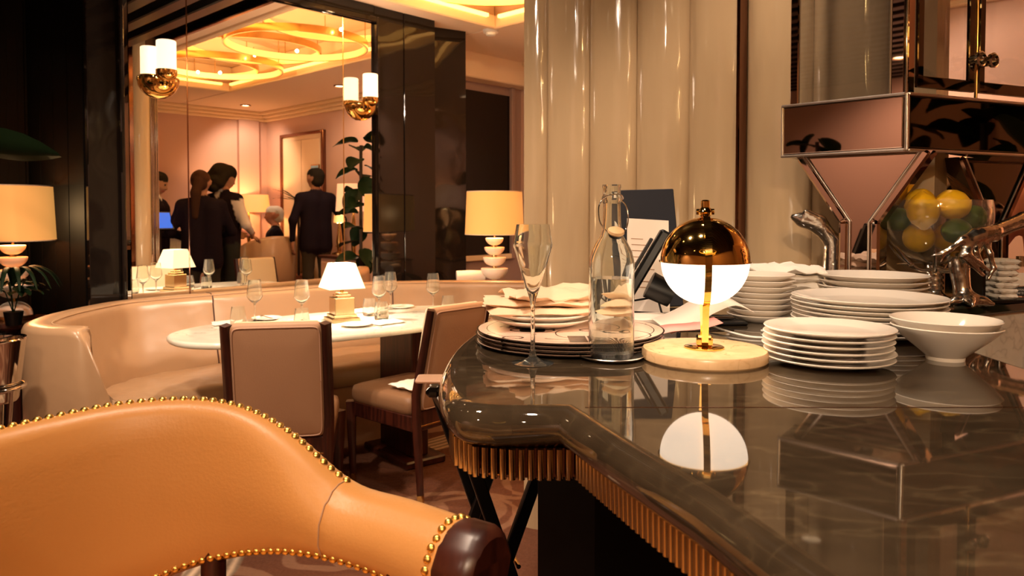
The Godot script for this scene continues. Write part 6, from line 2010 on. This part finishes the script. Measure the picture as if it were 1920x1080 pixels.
func lounge():
	glow("pink lamp shade", Color(1.0, 0.66, 0.52), 0.8)
	glow("orange lamp shade", Color(1.0, 0.56, 0.20), 1.1)
	# console with the orange lamp against the far wall
	var co = thing("console_table", "dark wooden console table under the orange lamp against the pink wall", "table", rm(4.95, 0, 1.28), TURN)
	var mb = MB.new()
	mb.box(at(0, 0.80, 0), V(0.8, 0.04, 0.38), 0.006)
	part("table_top", mb, M["mahogany"], co)
	for s in [[-0.37, -0.16], [0.37, -0.16], [-0.37, 0.16], [0.37, 0.16]]:
		mb = MB.new()
		mb.box(at(s[0], 0.39, s[1]), V(0.04, 0.78, 0.04), 0.004)
		part("leg", mb, M["mahogany"], co)
	drum_lamp("drum_lamp", "wide glowing orange drum lamp on the console by the pink wall", rm(4.93, 0.82, 1.20), 0.29, 0.24, 0.48, M["orange lamp shade"], 0.6, Color(1, 0.76, 0.52))
	armchair("beige leather tub chair behind the walking person, seen in the mirror", rm(4.45, 0, -0.12), TURN + PI, "tub chairs in the lounge")
	armchair("beige leather tub chair below the orange lamp, seen in the mirror", rm(5.0, 0, 0.62), TURN + PI * 0.62, "tub chairs in the lounge")
	# cabinet with the pink lamp
	var cb = thing("sideboard", "pale pink sideboard under the pink lamp, seen at the mirror's right", "sideboard", rm(4.55, 0, -2.05), TURN)
	mb = MB.new()
	mb.box(at(0, 0.42, 0), V(0.5, 0.80, 0.9), 0.008)
	part("body", mb, M["pink plaster"], cb)
	mb = MB.new()
	mb.box(at(0, 0.835, 0), V(0.54, 0.03, 0.94), 0.006)
	part("top", mb, M["mahogany"], cb)
	for z in [-0.22, 0.22]:
		mb = MB.new()
		mb.box(at(-0.255, 0.42, z), V(0.014, 0.72, 0.42), 0.004)
		var d = part("door", mb, M["pink plaster"], cb)
		mb = MB.new()
		mb.tube([V(-0.275, 0.45, z * 0.2), V(-0.262, 0.45, z * 0.2)], 0.012, 12)
		part("knob", mb, M["brass"], d)
	drum_lamp("drum_lamp", "pink drum lamp on the sideboard at the mirror's right", rm(4.42, 0.85, -2.03), 0.18, 0.28, 0.46, M["pink lamp shade"], 0.25, Color(1, 0.80, 0.66))
	drum_lamp("drum_lamp", "small gold drum lamp on the sideboard near the pink lamp", rm(4.48, 0.85, -1.68), 0.06, 0.08, 0.34, M["orange lamp shade"], 0.05, Color(1, 0.8, 0.5))
	# panelled double door on the pink side wall
	var dr = wall_box("door_1", 5.375, 5.40, 0.0, 2.34, 0.05, 1.05, M["cream plaster"])
	panel_part("door_leaf", dr, 5.36, 5.38, 0.02, 2.28, 0.09, 0.545, M["cream plaster"], 0.006)
	panel_part("door_leaf", dr, 5.36, 5.38, 0.02, 2.28, 0.555, 1.01, M["cream plaster"], 0.006)
	panel_part("door_frame", dr, 5.35, 5.40, 0.0, 2.38, 0.0, 0.05, M["bronze trim"], 0.004)
	panel_part("door_frame", dr, 5.35, 5.40, 0.0, 2.38, 1.05, 1.10, M["bronze trim"], 0.004)
	panel_part("door_frame", dr, 5.35, 5.40, 2.34, 2.38, 0.05, 1.05, M["bronze trim"], 0.004)
	# small framed picture with pale blue sky colours
	var pc = thing("framed_picture", "small framed picture in pale blue above the walking person's shoulder", "picture", rm(5.34, 1.78, 0.17), TURN)
	mb = MB.new()
	mb.box(at(0, 0, 0), V(0.02, 0.30, 0.20), 0.004)
	part("frame", mb, M["brass"], pc)
	mb = MB.new()
	mb.box(at(-0.011, 0, 0), V(0.004, 0.27, 0.17))
	part("picture", mb, mat("pale blue print", Color(0.55, 0.72, 0.85), 0.5), pc)
	plant("potted_fig", "tall leafy potted fig near the mirror's right pane", rm(3.80, 0, -3.05), 1.98, 24, 0.24, 12, 0.42)
	# palm behind the walking person
	var pm = thing("potted_palm", "thin spiky palm behind the walking person's head", "plant", rm(5.02, 0, 0.06))
	mb = MB.new()
	mb.lathe([Vector2(0.001, 0), Vector2(0.13, 0), Vector2(0.16, 0.5), Vector2(0.14, 0.5), Vector2(0.001, 0.46)], 28)
	part("pot", mb, M["terracotta"], pm)
	mb = MB.new()
	mb.tube([V(0, 0.46, 0), V(0.01, 1.45, 0)], 0.016, 8)
	part("stem", mb, M["bark"], pm)
	var fr = leaf_mesh(0.34, 0.03, 0.35)
	for k in 15:
		var o = part("frond", fr, M["leaf"], pm)
		o.transform = Transform3D(Basis(Vector3.UP, k * 2.4) * Basis(Vector3.RIGHT, 0.35 + 0.12 * (k % 5)), V(0.01, 1.42, 0))
	# lounge downlights
	var kk = "small round downlight in the cream lounge ceiling "
	downlight(4.75, 0.9, 2.72, rm(5.2, 1.4, 1.5), 1.6, 58, kk + "by the pink corner")
	downlight(4.75, -1.3, 2.72, rm(5.38, 1.3, -0.6), 1.5, 58, kk + "by the panelled door")
	downlight(4.75, -3.4, 2.72, rm(5.3, 1.2, -3.4), 0.8, 55, kk + "by the mauve end wall")
